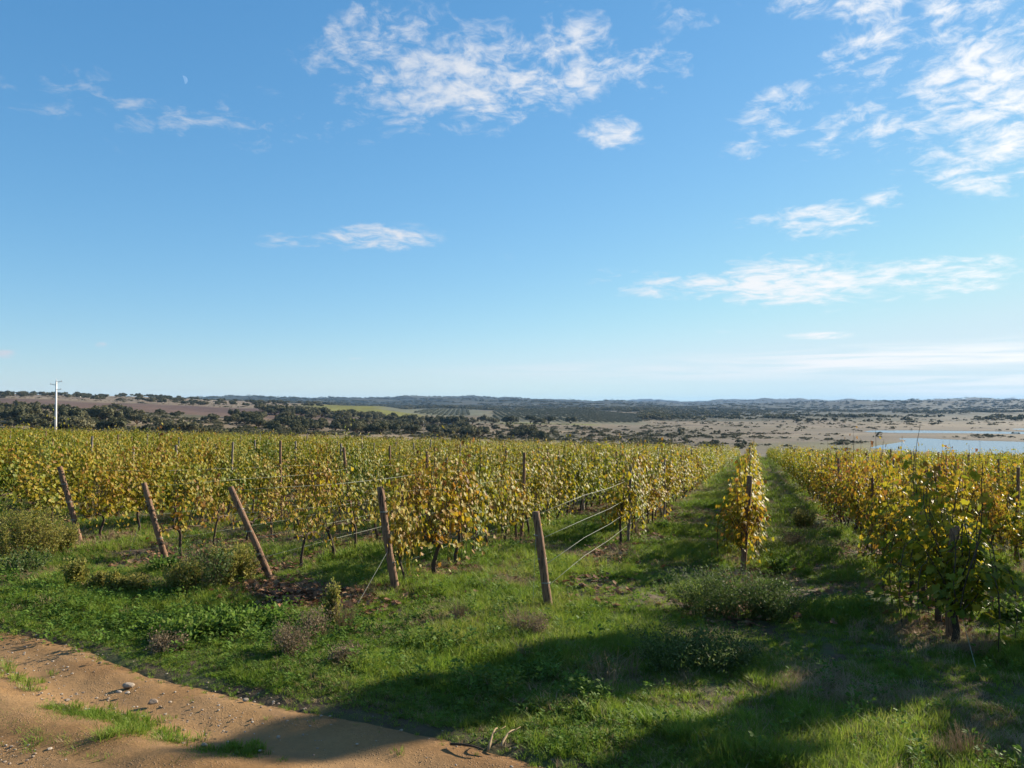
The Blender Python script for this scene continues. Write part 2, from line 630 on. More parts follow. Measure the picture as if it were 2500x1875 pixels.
# --- land cover colours (what grows or lies there), per vertex
def land_colour(x, y):
    r = np.hypot(x, y)
    a = np.arctan2(x, y)
    px = 1250 + F * np.tan(np.clip(a, -1.2, 1.2))
    d = y
    wob = (fbm(x / 60, y / 60, 71, 4) - .5)
    wob2 = (fbm(x / 220, y / 220, 81, 4) - .5)
    dd = d * (1 + .10 * wob + .05 * wob2)
    pp = px + 60 * wob
    col = np.empty(x.shape + (3,))
    col[:] = (.36, .27, .18)                                            # dry pale grass

    def put(mask, c, k=1.0):
        m = (np.clip(mask, 0, 1) * k)[..., None]
        col[:] = col * (1 - m) + np.array(c) * m
    put(sstep(.45, .62, fbm(x / 35, y / 35, 91, 4)), (.23, .17, .11), .8)
    put(sstep(.52, .66, fbm(x / 28, y / 50, 95, 4)), (.13, .13, .07), .7)
    right = sstep(1350, 1650, pp)
    put(right * (1 - sstep(1000, 1300, dd)), (.30, .235, .165), .9)
    put(right * sstep(.48, .60, fbm(x / 110, y / 160, 94, 4)) * (1 - sstep(1000, 1300, dd)), (.155, .125, .08), .75)
    put(right * sstep(.42, .56, fbm(x / 18, y / 18, 96, 4)) * (1 - sstep(1000, 1300, dd)), (.20, .17, .11), .7)
    put(right * sstep(.5, .7, fbm(x / 60, y / 25, 97, 4)) * (1 - sstep(1000, 1300, dd)), (.23, .17, .13), .8)
    # left fields
    put((1 - sstep(700, 900, pp)) * sstep(470, 520, dd) * (1 - sstep(770, 850, dd)), (.21, .13, .10))
    put(sstep(380, 470, pp) * (1 - sstep(800, 900, pp)) * sstep(600, 660, dd) * (1 - sstep(1000, 1080, dd)), (.17, .105, .09))
    put((1 - sstep(640, 760, pp)) * sstep(800, 860, dd), (.38, .29, .21))
    put(sstep(700, 800, pp) * (1 - sstep(1000, 1060, pp)) * sstep(760, 800, dd) * (1 - sstep(1250, 1300, dd)), (.27, .26, .045))
    put(sstep(900, 960, pp) * (1 - sstep(1160, 1210, pp)) * sstep(960, 1000, dd) * (1 - sstep(1700, 1800, dd)), (.22, .225, .15))
    put(sstep(1150, 1230, pp) * (1 - sstep(1540, 1600, pp)) * sstep(760, 820, dd) * (1 - sstep(1320, 1400, dd)), (.23, .22, .14))
    put(sstep(1180, 1230, pp) * (1 - sstep(1420, 1470, pp)) * sstep(715, 730, dd) * (1 - sstep(760, 780, dd)), (.24, .25, .07))
    put(sstep(1480, 1600, pp) * sstep(930, 1020, dd), (.085, .085, .05))
    put(sstep(1900, 2000, pp) * sstep(1000, 1100, dd) * sstep(.5, .6, fbm(x / 130, y / 130, 99, 4)), (.17, .145, .105), .7)
    put(sstep(1450, 1800, dd) * sstep(700, 800, pp), (.052, .062, .036))
    put(sstep(1800, 2200, dd), (.050, .062, .042))
    put(sstep(1800, 2200, dd) * sstep(.60, .70, fbm(x / 200, y / 340, 103, 5)), (.15, .14, .10), .55)
    # drawn-down lake margin
    mud = np.zeros(x.shape)
    sel = (r > 200) & (r < 1500) & (a > .1)
    if sel.any():
        m = np.full(x[sel].shape, 1e9)
        for P in INLETS:
            m = np.minimum(m, poly_sd(P, x[sel], y[sel]))
        mud[sel] = 1 - sstep(14, 60, m + 22 * wob[sel])
    put(mud, (.17, .135, .10))
    put(sstep(1800, 1950, pp) * (1 - sstep(2200, 2260, pp)) * sstep(340, 370, dd) * (1 - sstep(400, 440, dd)), (.19, .185, .07), .7)
    col *= np.array([.46, .46, .43])
    # vineyard soil
    vy = 1 - sstep(VINE_END - 2, VINE_END + 8, r)
    put(vy, (.085, .060, .036))
    return col


def build_ground():
    azf = np.concatenate([np.arange(-180, -40, 3.5), np.arange(-40, -35, .5), np.arange(-35, 35, .115), np.arange(35, 40, .5), np.arange(40, 180, 3.5)])
    A = np.radians(azf)
    rr = np.concatenate([[.5, 1.2, 2, 3], np.geomspace(3.6, 30, 120), np.geomspace(30.6, 12000, 330)])
    na, nr = len(A), len(rr)
    aa, r2 = np.meshgrid(A, rr)
    x, y = np.sin(aa) * r2, np.cos(aa) * r2
    z = ground_z(x, y)
    z = z - .07 * sstep(.05, .35, road_uv(x, y)[1]) * (1 - sstep(ROAD_W - .4, ROAD_W - .1, road_uv(x, y)[1]))
    v = np.stack([x, y, z], -1).reshape(-1, 3)
    col = land_colour(x, y).reshape(-1, 3)
    i, j = np.meshgrid(np.arange(nr - 1), np.arange(na), indexing='ij')
    j2 = (j + 1) % na
    q = np.stack([i * na + j, (i + 1) * na + j, (i + 1) * na + j2, i * na + j2], -1).reshape(-1, 4)[:, ::-1]
    v = np.vstack([v, [0, 0, gz(0, 0)]])
    col = np.vstack([col, col[:1]])
    t = np.stack([np.arange(na), (np.arange(na) + 1) % na, np.full(na, len(v) - 1)], -1)[:, ::-1]
    return mesh_np('ground', v, t, q, smooth=True, attrs={'cover': col})


def mat_new(name):
    m = bpy.data.materials.new(name)
    m.use_nodes = True
    return m, NT(m.node_tree)


def finish(m, nt, col, rough=.85, spec=.3, bump=None, bump_d=.02, strength=.6, metallic=0.0, trans=None, trans_fac=.4):
    p = nt.n('ShaderNodeBsdfPrincipled')
    nt.put(p.inputs['Base Color'], col if isinstance(col, bpy.types.NodeSocket) else tuple(col) + (1.0,))
    nt.put(p.inputs['Roughness'], rough)
    nt.put(p.inputs['Specular IOR Level'], spec)
    nt.put(p.inputs['Metallic'], metallic)
    if bump is not None:
        b = nt.n('ShaderNodeBump')
        b.inputs['Strength'].default_value = strength
        b.inputs['Distance'].default_value = bump_d
        nt.link(bump, b.inputs['Height'])
        nt.link(b.outputs[0], p.inputs['Normal'])
    out = nt.n('ShaderNodeOutputMaterial')
    sh = p.outputs[0]
    if trans is not None:
        tr = nt.n('ShaderNodeBsdfTranslucent')
        nt.put(tr.inputs[0], trans)
        ms = nt.n('ShaderNodeMixShader')
        nt.put(ms.inputs[0], trans_fac)
        nt.link(sh, ms.inputs[1])
        nt.link(tr.outputs[0], ms.inputs[2])
        sh = ms.outputs[0]
    nt.link(sh, out.inputs[0])
    return m


def mat_ground():
    m, nt = mat_new('ground')
    at_ = nt.n('ShaderNodeAttribute', attribute_name='cover').outputs['Vector']
    pos = nt.n('ShaderNodeNewGeometry').outputs['Position']
    n_f = nt.noise(pos, 9.0, 6, .65)
    n_m = nt.noise(pos, 1.1, 5, .6)
    n_g = nt.noise(pos, .05, 6, .65)
    n_h = nt.noise(pos, .006, 5, .6)
    k = nt.mrange(n_f, .3, .7, .7, 1.3)
    k = nt.math('MULTIPLY', k, nt.mrange(n_m, .3, .7, .75, 1.25))
    k = nt.math('MULTIPLY', k, nt.mrange(n_g, .3, .7, .72, 1.28))
    k = nt.math('MULTIPLY', k, nt.mrange(n_h, .3, .7, .85, 1.15))
    cv = nt.n('ShaderNodeVectorMath', operation='SCALE')
    nt.link(at_, cv.inputs[0])
    nt.link(k, cv.inputs['Scale'])
    # moss and low green growth near the vines
    dist = nt.vmath('LENGTH', pos, out='Value')
    g1 = nt.mrange(nt.noise(pos, .55, 5, .62), .44, .58, 0, 1, smooth=True)
    g1 = nt.math('MULTIPLY', g1, nt.mrange(dist, 150, 185, .75, 0))
    col = nt.mix(g1, cv.outputs[0], (.065, .085, .025))
    h = nt.math('ADD', nt.math('MULTIPLY', n_f, .5), n_m)
    return finish(m, nt, col, .95, .15, h, .06, .7)


ground = obj('ground', build_ground(), mat_ground())
tag(ground, kind='structure')

# --- dirt road sheet
def build_road():
    t = np.arange(-14, 22, .06)
    wv_ = np.concatenate([np.arange(0, 4.4, .05), np.arange(4.4, ROAD_W + .01, .2)])
    T, Wd = np.meshgrid(t, wv_)
    base = np.interp(T, _et, _ew) - .38 + .22 * (fbm(T * 1.3, T * 0 + 3.0, 5, 3) - .5)
    x = _edge[3][0] + T * _rd[0] + (Wd + base) * _rn[0]
    y = _edge[3][1] + T * _rd[1] + (Wd + base) * _rn[1]
    z = near_z(x, y)
    wob = .25 * (fbm(T * .25, Wd * .2, 77, 3) - .5)
    rut = lambda c, s: np.exp(-((Wd + wob - c) / s) ** 2)
    z = z - .05 * rut(.95, .34) - .06 * rut(2.7, .45) + .045 * rut(1.65, .3)
    z = z + .035 * (fbm(T * .9, Wd * 1.4, 13, 4) - .5) + .02 * (fbm(T * 5, Wd * 5, 14, 3) - .5)
    edge = sstep(0, .45, Wd)
    z = z - .05 * (1 - edge) - .05 * (1 - (1 - sstep(ROAD_W - .5, ROAD_W, Wd)))
    n, mth = x.shape
    i, j = np.meshgrid(np.arange(n - 1), np.arange(mth - 1), indexing='ij')
    q = np.stack([i * mth + j, (i + 1) * mth + j, (i + 1) * mth + j + 1, i * mth + j + 1], -1).reshape(-1, 4)
    v = np.stack([x, y, z], -1).reshape(-1, 3)
    a, b, c = v[q[0, 0]], v[q[0, 1]], v[q[0, 2]]
    if np.cross(b - a, c - a)[2] < 0:
        q = q[:, ::-1]
    return mesh_np('dirt_road', v, None, q, smooth=True, attrs={'across': Wd.ravel()})


def mat_road():
    m, nt = mat_new('road_earth')
    pos = nt.n('ShaderNodeNewGeometry').outputs['Position']
    n1_ = nt.noise(pos, .8, 6, .6)
    n2_ = nt.noise(pos, 22, 6, .7)
    n3_ = nt.noise(pos, 4.0, 5, .6)
    col = nt.ramp(n1_, [(.3, (.175, .094, .038)), (.5, (.222, .126, .052)), (.7, (.265, .163, .076))])
    k = nt.mrange(n2_, .3, .72, .78, 1.18)
    pass
    sc = nt.n('ShaderNodeVectorMath', operation='SCALE')
    nt.link(col, sc.inputs[0])
    nt.link(nt.math('MULTIPLY', k, nt.mrange(n3_, .3, .7, .9, 1.1)), sc.inputs['Scale'])
    vr = nt.n('ShaderNodeTexVoronoi')
    nt.link(pos, vr.inputs['Vector'])
    vr.inputs['Scale'].default_value = 34
    grit = nt.mrange(vr.outputs['Distance'], .12, .32, 1, 0)
    grit = nt.math('MULTIPLY', grit, nt.mrange(nt.noise(pos, 2.2, 3, .6), .45, .62))
    col = nt.mix(nt.math('MULTIPLY', grit, .6), sc.outputs[0], (.34, .25, .17))
    ac = nt.n('ShaderNodeAttribute', attribute_name='across').outputs['Fac']
    ac = nt.math('ADD', ac, nt.math('MULTIPLY', nt.math('SUBTRACT', nt.noise(pos, .5, 3, .5), .5), .7))
    t1 = nt.mrange(nt.math('ABSOLUTE', nt.math('SUBTRACT', ac, .95)), .18, .48, 1, 0, smooth=True)
    t2 = nt.mrange(nt.math('ABSOLUTE', nt.math('SUBTRACT', ac, 2.6)), .2, .6, 1, 0, smooth=True)
    trk = nt.math('MULTIPLY', nt.math('MAXIMUM', t1, t2), .55)
    col = nt.mix(trk, col, (.275, .165, .076))                      # beaten dust in the wheel tracks
    damp = nt.mrange(nt.noise(pos, 1.6, 5, .7), .52, .70, 0, .5)
    col = nt.mix(damp, col, (.145, .085, .045))
    h = nt.math('ADD', nt.math('MULTIPLY', n2_, .6), nt.math('ADD', n3_, grit))
    return finish(m, nt, col, .95, .12, h, .018, .7)


road = obj('dirt_road', build_road(), mat_road())
tag(road, kind='structure')

# --- lake
m, nt = mat_new('lake_water')
pos = nt.n('ShaderNodeNewGeometry').outputs['Position']
mpn = nt.n('ShaderNodeMapping')
mpn.inputs['Scale'].default_value = (1, .35, 1)
nt.link(pos, mpn.inputs[0])
finish(m, nt, (.06, .10, .14), .22, .4, nt.noise(mpn.outputs[0], 1.4, 4, .6), .05, .35)
xs = np.linspace(0, 1, 24)
gx, gy = np.meshgrid(120 + xs * 900, 230 + xs * 600)
wi, wj = np.meshgrid(np.arange(23), np.arange(23), indexing='ij')
wq = np.stack([wi * 24 + wj, wi * 24 + wj + 1, (wi + 1) * 24 + wj + 1, (wi + 1) * 24 + wj], -1).reshape(-1, 4)
lake = obj('lake_water', mesh_np('lake_water', np.stack([gx, gy, np.full(gx.shape, WATER_Z)], -1).reshape(-1, 3), None, wq), m)
tag(lake, kind='structure')

# ------------------------------------------------------------------ instancing of uncountable stuff
def gn_tree(coll):
    tr = bpy.data.node_groups.new('scatter', 'GeometryNodeTree')
    tr.interface.new_socket('Geometry', in_out='INPUT', socket_type='NodeSocketGeometry')
    tr.interface.new_socket('Geometry', in_out='OUTPUT', socket_type='NodeSocketGeometry')
    N = tr.nodes
    gi, go = N.new('NodeGroupInput'), N.new('NodeGroupOutput')
    iop = N.new('GeometryNodeInstanceOnPoints')
    ci = N.new('GeometryNodeCollectionInfo')
    ci.inputs['Collection'].default_value = coll
    ci.inputs['Separate Children'].default_value = True
    ci.inputs['Reset Children'].default_value = True

    def na(nm, ty):
        a = N.new('GeometryNodeInputNamedAttribute')
        a.data_type = ty
        a.inputs['Name'].default_value = nm
        return a.outputs['Attribute']
    L = tr.links.new
    L(gi.outputs[0], iop.inputs['Points'])
    L(ci.outputs[0], iop.inputs['Instance'])
    iop.inputs['Pick Instance'].default_value = True
    L(na('idx', 'INT'), iop.inputs['Instance Index'])
    L(na('rot', 'FLOAT_VECTOR'), iop.inputs['Rotation'])
    L(na('scl', 'FLOAT_VECTOR'), iop.inputs['Scale'])
    L(iop.outputs[0], go.inputs[0])
    return tr


def scatter(name, protos, pts, rot, scl, idx, label, cat):
    """one stuff object: instances of the prototypes on points"""
    coll = bpy.data.collections.new(name + '_prototypes')
    for i, me in enumerate(protos):
        coll.objects.link(bpy.data.objects.new('%s_%03d' % (name, i), me))
    me = bpy.data.meshes.new(name)
    me.vertices.add(len(pts))
    me.vertices.foreach_set('co', np.asarray(pts, np.float32).ravel())
    rot = np.asarray(rot, np.float32)
    if rot.ndim == 1:
        rot = np.stack([np.zeros_like(rot), np.zeros_like(rot), rot], -1)
    scl = np.asarray(scl, np.float32)
    if scl.ndim == 1:
        scl = np.repeat(scl[:, None], 3, 1)
    for nm, ty, d, k in (('rot', 'FLOAT_VECTOR', rot, 'vector'), ('scl', 'FLOAT_VECTOR', scl, 'vector'), ('idx', 'INT', np.asarray(idx, np.int32), 'value')):
        a = me.attributes.new(nm, ty, 'POINT')
        a.data.foreach_set(k, np.ascontiguousarray(d).ravel())
    o = obj(name, me)
    md = o.modifiers.new('scatter', 'NODES')
    md.node_group = gn_tree(coll)
    tag(o, label, cat, kind='stuff')
    return o


# ------------------------------------------------------------------ materials for plants and wood
def leaf_material(name, stops, trans=.45, rough=.5, spec=.35, obj_rand=.25, patch=.3, patch_scale=.12, tgain=1.25, use_colour=False):
    m, nt = mat_new(name)
    rv = nt.n('ShaderNodeAttribute', attribute_name='rnd').outputs['Fac']
    oi = nt.n('ShaderNodeObjectInfo')
    pos = nt.n('ShaderNodeNewGeometry').outputs['Position']
    f = nt.math('MULTIPLY', rv, 1.0 - obj_rand - patch)
    f = nt.math('ADD', f, nt.math('MULTIPLY', oi.outputs['Random'], obj_rand))
    f = nt.math('ADD', f, nt.math('MULTIPLY', nt.mrange(nt.noise(pos, patch_scale, 3, .6), .3, .7), patch))
    if use_colour:
        sp = nt.n('ShaderNodeSeparateColor')
        nt.link(oi.outputs['Color'], sp.inputs[0])
        f = nt.math('ADD', f, nt.math('SUBTRACT', 1.0, sp.outputs[0]), clamp=True)
    col = nt.ramp(f, stops)
    v = nt.mrange(nt.noise(pos, 3.0, 2, .5), .3, .7, .8, 1.2)
    sc = nt.n('ShaderNodeVectorMath', operation='SCALE')
    nt.link(col, sc.inputs[0])
    nt.link(v, sc.inputs['Scale'])
    st = nt.n('ShaderNodeVectorMath', operation='SCALE')
    nt.link(sc.outputs[0], st.inputs[0])
    st.inputs['Scale'].default_value = tgain
    return finish(m, nt, sc.outputs[0], rough, spec, trans=st.outputs[0], trans_fac=trans)


M_VINE = leaf_material('vine_leaf', [(.0, (.036, .068, .008)), (.24, (.085, .125, .010)), (.45, (.195, .195, .013)), (.64, (.31, .225, .015)),
                                     (.80, (.26, .125, .018)), (.92, (.12, .05, .02)), (1.0, (.075, .038, .02))], trans=.42, rough=.55, spec=.22, obj_rand=.24, patch=.28, use_colour=True)
M_BARK = leaf_material('vine_bark', [(0, (.05, .036, .026)), (1, (.11, .08, .055))], trans=0.0, rough=.9, spec=.1)
M_GRASS = leaf_material('grass_blade', [(0, (.072, .140, .014)), (.45, (.128, .20, .020)), (.75, (.205, .235, .036)), (1.0, (.30, .25, .095))], trans=.42, rough=.6, spec=.15, obj_rand=.3, patch=.35, patch_scale=.6)
M_FORB = leaf_material('broad_leaf', [(0, (.060, .12, .016)), (.6, (.10, .165, .024)), (1.0, (.16, .20, .04))], trans=.38, rough=.65, spec=.12, obj_rand=.3, patch=.2, patch_scale=.6)
M_DRY = leaf_material('dry_stem', [(0, (.20, .13, .075)), (.6, (.32, .23, .13)), (1.0, (.40, .32, .20))], trans=.25, rough=.8, spec=.15, obj_rand=.3, patch=.1)
M_LITTER = leaf_material('dead_leaf', [(0, (.09, .045, .028)), (.6, (.19, .095, .05)), (1.0, (.34, .22, .12))], trans=.15, rough=.8, spec=.15, obj_rand=.4, patch=.1)
M_OAK = leaf_material('oak_leaf', [(0, (.040, .046, .022)), (.5, (.092, .092, .046)), (1.0, (.18, .155, .085))], trans=.2, rough=.7, spec=.12, obj_rand=.55, patch=.1, patch_scale=.02)
M_OLIVE = leaf_material('olive_leaf', [(0, (.075, .085, .055)), (1.0, (.14, .15, .10))], trans=.15, rough=.6, spec=.25, obj_rand=.4, patch=.1, patch_scale=.02)
M_WEEDY = leaf_material('yellow_weed', [(0, (.11, .14, .025)), (.6, (.22, .20, .04)), (1.0, (.34, .26, .08))], trans=.4, rough=.6, spec=.2, obj_rand=.2, patch=.1)
M_WEEDG = leaf_material('grey_green_weed', [(0, (.040, .075, .016)), (.6, (.080, .115, .028)), (1.0, (.15, .165, .055))], trans=.35, rough=.6, spec=.2, obj_rand=.2, patch=.1)
M_WEEDB = leaf_material('brown_weed', [(0, (.10, .075, .045)), (.6, (.19, .14, .085)), (1.0, (.30, .23, .14))], trans=.25, rough=.8, spec=.15, obj_rand=.2, patch=.1)


def mat_wood(name, c0, c1, c2):
    m, nt = mat_new(name)
    tcn = nt.n('ShaderNodeTexCoord').outputs['Object']
    mpw = nt.n('ShaderNodeMapping')
    mpw.inputs['Scale'].default_value = (26, 26, 1.6)
    nt.link(tcn, mpw.inputs[0])
    g1 = nt.noise(mpw.outputs[0], 2.0, 6, .65, .4)
    g2 = nt.noise(tcn, 3.0, 4, .6)
    col = nt.ramp(nt.math('ADD', nt.math('MULTIPLY', g1, .7), nt.math('MULTIPLY', g2, .3)), [(.30, c0), (.5, c1), (.7, c2)])
    crack = nt.mrange(g1, .38, .45, 0, 1)
    col2 = nt.mix(crack, (.03, .02, .015), col)
    return finish(m, nt, col2, .85, .2, g1, .012, .8)


M_POST = mat_wood('weathered_wood', (.08, .045, .028), (.19, .105, .06), (.28, .185, .12))
M_POSTG = mat_wood('grey_wood', (.12, .095, .075), (.22, .175, .135), (.32, .27, .22))
m, nt = mat_new('wire_metal')
M_WIRE = finish(m, nt, (.26, .27, .22), .65, .3, metallic=.1)
m, nt = mat_new('hose_plastic')
M_HOSE = finish(m, nt, (.045, .045, .045), .5, .4)

# ------------------------------------------------------------------ grapevine prototypes
_lo = np.array([(0, 0), (-.30, -.17), (-.53, .13), (-.36, .36), (-.44, .70), (-.16, .70), (0, 1.0), (.16, .70), (.44, .70), (.36, .36), (.53, .13), (.30, -.17)])
LEAF_V = np.vstack([[(0, .36, -.07)], np.c_[_lo, .10 * np.abs(_lo[:, 0]) + .06 * (_lo[:, 1] - .4) ** 2]])
LEAF_F = np.array([(0, 1 + i, 1 + (i + 1) % 12) for i in range(12)])[:, ::-1]
LEAF2_V = np.array([(0, 0, 0), (-.5, .45, .08), (0, 1, 0), (.5, .45, .08), (0, .45, -.05)])
LEAF2_F = np.array([(0, 4, 1), (4, 2, 1), (0, 3, 4), (4, 3, 2)])


def vine_parts(seed, leaves_per=16, canes=15, big=1.0, dense=1.0, tall=1.0, low=False, lod=False, dry=0.0):
    """row runs along local y; returns trunk, canes, leaves"""
    g = np.random.default_rng(seed)
    ch = .60 + .1 * g.random()
    lean = g.normal(0, .05, 2)
    tp = np.array([(0, 0, -.12), (g.normal(0, .02), g.normal(0, .02), .2), (lean[0] * .6 + g.normal(0, .02), lean[1], .5), (lean[0], lean[1], ch - .04)])
    woods = [tube(tp, [.040, .032, .028, .030], 7, rough=.3, g=g)]
    for sgn in (-1, 1):
        arm = np.array([(lean[0], lean[1], ch - .05), (lean[0] * .7, sgn * .14, ch + .02), (g.normal(0, .03), sgn * .36, ch + g.normal(0, .03)), (0, sgn * .62, ch + g.normal(0, .03))])
        woods.append(tube(arm, [.028, .022, .018, .012], 6, rough=.3, g=g))
    cps, lp, ln, ls = [], [], [], []
    for c in range(canes):
        y0 = -.64 + 1.28 * (c + g.random()) / canes
        side = g.choice([-1, 1])
        top = (1.14 + .30 * g.normal()) * tall + (.35 if g.random() < .08 else 0)
        droop = g.random() < .42
        n = 8
        tt = np.linspace(0, 1, n)
        if droop:
            out = side * (.22 + .30 * g.random())
            xx = out * np.sin(tt * 1.9)
            zz2 = ch + top * .62 * np.sin(tt * math.pi * .78)
            if low:
                zz2 = ch + (top * .55) * np.sin(tt * math.pi * 1.18)
        else:
            out = side * (.05 + .16 * g.random())
            xx = out * tt ** .8 + .03 * np.sin(tt * 7 + g.random() * 6)
            zz2 = ch + top * tt
        yy = y0 + (g.normal(0, .14)) * tt + .03 * np.sin(tt * 5 + g.random() * 6)
        cp_ = np.c_[xx, yy, zz2]
        cps.append(tube(cp_, np.linspace(.0065, .003, n), 4, cap=False))
        m_ = int(leaves_per * dense * (.75 + .5 * g.random()))
        u = (np.arange(m_) + g.random(m_)) / m_
        p = np.stack([np.interp(u, tt, cp_[:, k]) for k in range(3)], -1)
        off = g.normal(size=(m_, 3)) * (.085, .075, .06)
        off[:, 2] -= .02
        sgnx = np.sign(off[:, 0] + .5 * side * .05)
        nr = np.c_[sgnx * (.65 + .3 * g.random(m_)), g.normal(0, .55, m_), .38 + g.normal(0, .4, m_)]
        lp.append(p + off)
        ln.append(nr)
        ls.append((.085 + .055 * g.random(m_)) * big * (1 - .25 * u))
    lp, ln, ls = np.concatenate(lp), np.concatenate(ln), np.concatenate(ls)
    ph = g.random(3) * 50
    gap = fbm(lp[:, 1] * 3.2 + ph[0], lp[:, 2] * 3.2 + lp[:, 0] * 2 + ph[1], seed, 3)
    keep = (lp[:, 2] > .25) & (gap > (.36 if dense >= 1 else .4) + .10 * g.random(len(lp)))
    lp, ln, ls = lp[keep], ln[keep], ls[keep]
    up = np.c_[g.normal(0, .5, len(lp)), g.normal(0, .5, len(lp)), -1 + g.normal(0, .35, len(lp))]
    fr = frames(ln, g, up)
    # higher, outer leaves turn first
    rnd = np.clip(g.random(len(lp)) * .78 + .04 + .12 * (lp[:, 2] - 1.3) + dry, 0, 1)
    sc = np.stack([ls * (.85 + .3 * g.random(len(ls))), ls, ls], -1)
    tv, tf = (LEAF2_V, LEAF2_F) if lod else (LEAF_V, LEAF_F)
    # stamp scales in local frame
    v = np.einsum('nij,nkj->nki', fr, tv[None] * sc[:, None, :]) + lp[:, None, :]
    f = (tf[None] + (np.arange(len(lp)) * len(tv))[:, None, None]).reshape(-1, 3)
    leaf = (v.reshape(-1, 3), f, None, {'rnd': np.repeat(rnd, len(tv))})
    return merge(woods), merge(cps), leaf


def mk(name, piece, mat, smooth=False):
    me = mesh_np(name, piece[0], piece[1], piece[2], smooth, piece[3])
    me.materials.append(mat)
    return me


VINES = []
for k in range(9):
    t_, c_, l_ = vine_parts(100 + k, leaves_per=33, canes=18, big=.90, tall=1.0 + .05 * (k % 3), low=(k % 3 != 0))
    VINES.append((mk('vine_trunk', t_, M_BARK, True), mk('vine_canes', c_, M_BARK), mk('vine_leaves', l_, M_VINE)))
SPARSE = []
for k in range(3):
    t_, c_, l_ = vine_parts(140 + k, leaves_per=19, canes=13, big=.80, tall=.85, low=True)
    SPARSE.append((mk('vine_trunk', t_, M_BARK, True), mk('vine_canes', c_, M_BARK), mk('vine_leaves', l_, M_VINE)))
FULL = []
for k in range(4):
    t_, c_, l_ = vine_parts(160 + k, leaves_per=44, canes=23, big=.92, tall=1.06, low=True)
    FULL.append((mk('vine_trunk', t_, M_BARK, True), mk('vine_canes', c_, M_BARK), mk('vine_leaves', l_, M_VINE)))
FAR = []
for k in range(5):
    t_, c_, l_ = vine_parts(180 + k, leaves_per=20, canes=13, big=1.25, tall=1.02, lod=True, low=(k % 2 == 0))
    FAR.append(merge([t_, l_]))
FARM = []
for p in FAR:
    me = mesh_np('far_vine', p[0], p[1], p[2], False, p[3])
    me.materials.append(M_VINE)
    FARM.append(me)

# ------------------------------------------------------------------ end posts, rows
ORD = ['first', 'second', 'third', 'fourth', 'fifth', 'sixth', 'seventh', 'eighth', 'ninth', 'tenth', 'eleventh', 'twelfth', 'thirteenth', 'fourteenth', 'fifteenth',
       'sixteenth', 'seventeenth', 'eighteenth', 'nineteenth', 'twentieth']
TENS = {20: 'twenty', 30: 'thirty', 40: 'forty', 50: 'fifty', 60: 'sixty'}


def ordinal(i):
    if i <= 20:
        return ORD[i - 1]
    t_, u_ = i // 10 * 10, i % 10
    return (TENS[t_] + '-' + ORD[u_ - 1]) if u_ else {30: 'thirtieth', 40: 'fortieth', 50: 'fiftieth'}.get(t_, 'last')


# row number -> (base px, top px, radius, how to find the row, post label)
ENDS = {
    1: ((2322, 1562), (2330, 1285), .075, 'the row ending at the leaf-covered right-hand end post',
        'dark upright end post half hidden in yellow leaves on the right'),
    0: ((1815, 1402), (1829, 1163), .062, 'the narrow row running straight away right of centre',
        'slim dark end post in front of the narrow vine row right of centre'),
    -1: ((1343, 1492), (1306, 1250), .068, 'the row with bare wires at its centre end post',
         'bare brown end post near the centre with pale wires running from it'),
    -2: ((968, 1447), (927, 1190), .066, 'the row whose leaves wrap the stout end post',
         'stout brown end post wrapped in vine leaves left of centre'),
    -3: ((660, 1417), (565, 1190), .060, 'the row behind the most steeply leaning end post',
         'most steeply leaning orange-brown end post above the brown leaf litter'),
    -4: ((407, 1368), (350, 1180), .060, 'the row behind the second leaning post from the left',
         'leaning end post with dark bark rings, second from the left edge'),
    -5: ((193, 1322), (147, 1140), .064, 'the row behind the leftmost leaning post',
         'leftmost leaning end post beside the tall yellow weed clump'),
}


def post_mesh(base, top, rad, seed, sides=12):
    g = np.random.default_rng(seed)
    ax = top - base
    n = 14
    tt = np.linspace(-.14, 1, n)
    pts = np.outer(tt, ax)
    pts[:, 0] += .012 * np.sin(tt * 4 + g.random() * 6)
    pts[:, 1] += .012 * np.sin(tt * 3 + g.random() * 6)
    rr = rad * (1.06 - .14 * tt + .035 * g.normal(size=n))
    pts = np.vstack([pts, pts[-1] + ax * .006])
    rr = np.append(rr, rr[-1] * .86)
    return tube(pts, rr, sides, rough=.10, g=g)


POSTS = {}
for k, (b, t_, rad, rowtxt, lab) in ENDS.items():
    base = hit(*b)
    d = ray(*t_)
    d = d / d[1] * (base[1] + .05)
    top = np.array([d[0], d[1], d[2] + CAMH])
    p = post_mesh(base, top, rad, 300 + k)
    root = obj('end_post', mesh_np('end_post', *p[:3], True), M_POST, loc=base)
    tag(root, lab, 'post', 'wooden end posts of the vine rows')
    ax = top - base
    for f_ in (.28, .52, .76):                     # wire wound round the post
        th = np.linspace(0, 4 * math.pi, 26)
        ring = np.outer(np.full(26, f_) + th * .0012, ax) + np.c_[np.cos(th) * rad * 1.06, np.sin(th) * rad * 1.06, np.zeros(26)]
        obj('wire_tie', mk('wire_tie', tube(ring, .004, 5), M_WIRE), None, root)
    if k in (-4, -3):
        for f_ in (.62, .70, .2) if k == -4 else (.30, .24, .12):
            ring = np.array([ax * f_, ax * (f_ + .03)])
            obj('bark_ring', mk('bark_ring', tube(ring, rad * 1.12, 10, rough=.2, g=rng), M_BARK), None, root)
    POSTS[k] = (base, top)
    print('post', k, base.round(2), 'n %.2f s %.2f' % (RN @ base[:2], RS @ base[:2]))

S_END = {k: float(RS @ POSTS[k][0][:2]) for k in POSTS}
N_END = {k: float(RN @ POSTS[k][0][:2]) for k in POSTS}
FIRST = {1: -.25, 0: .15, -1: 6.4, -2: .5, -3: 1.3, -4: .5, -5: .7}        # gap between end post and first vine


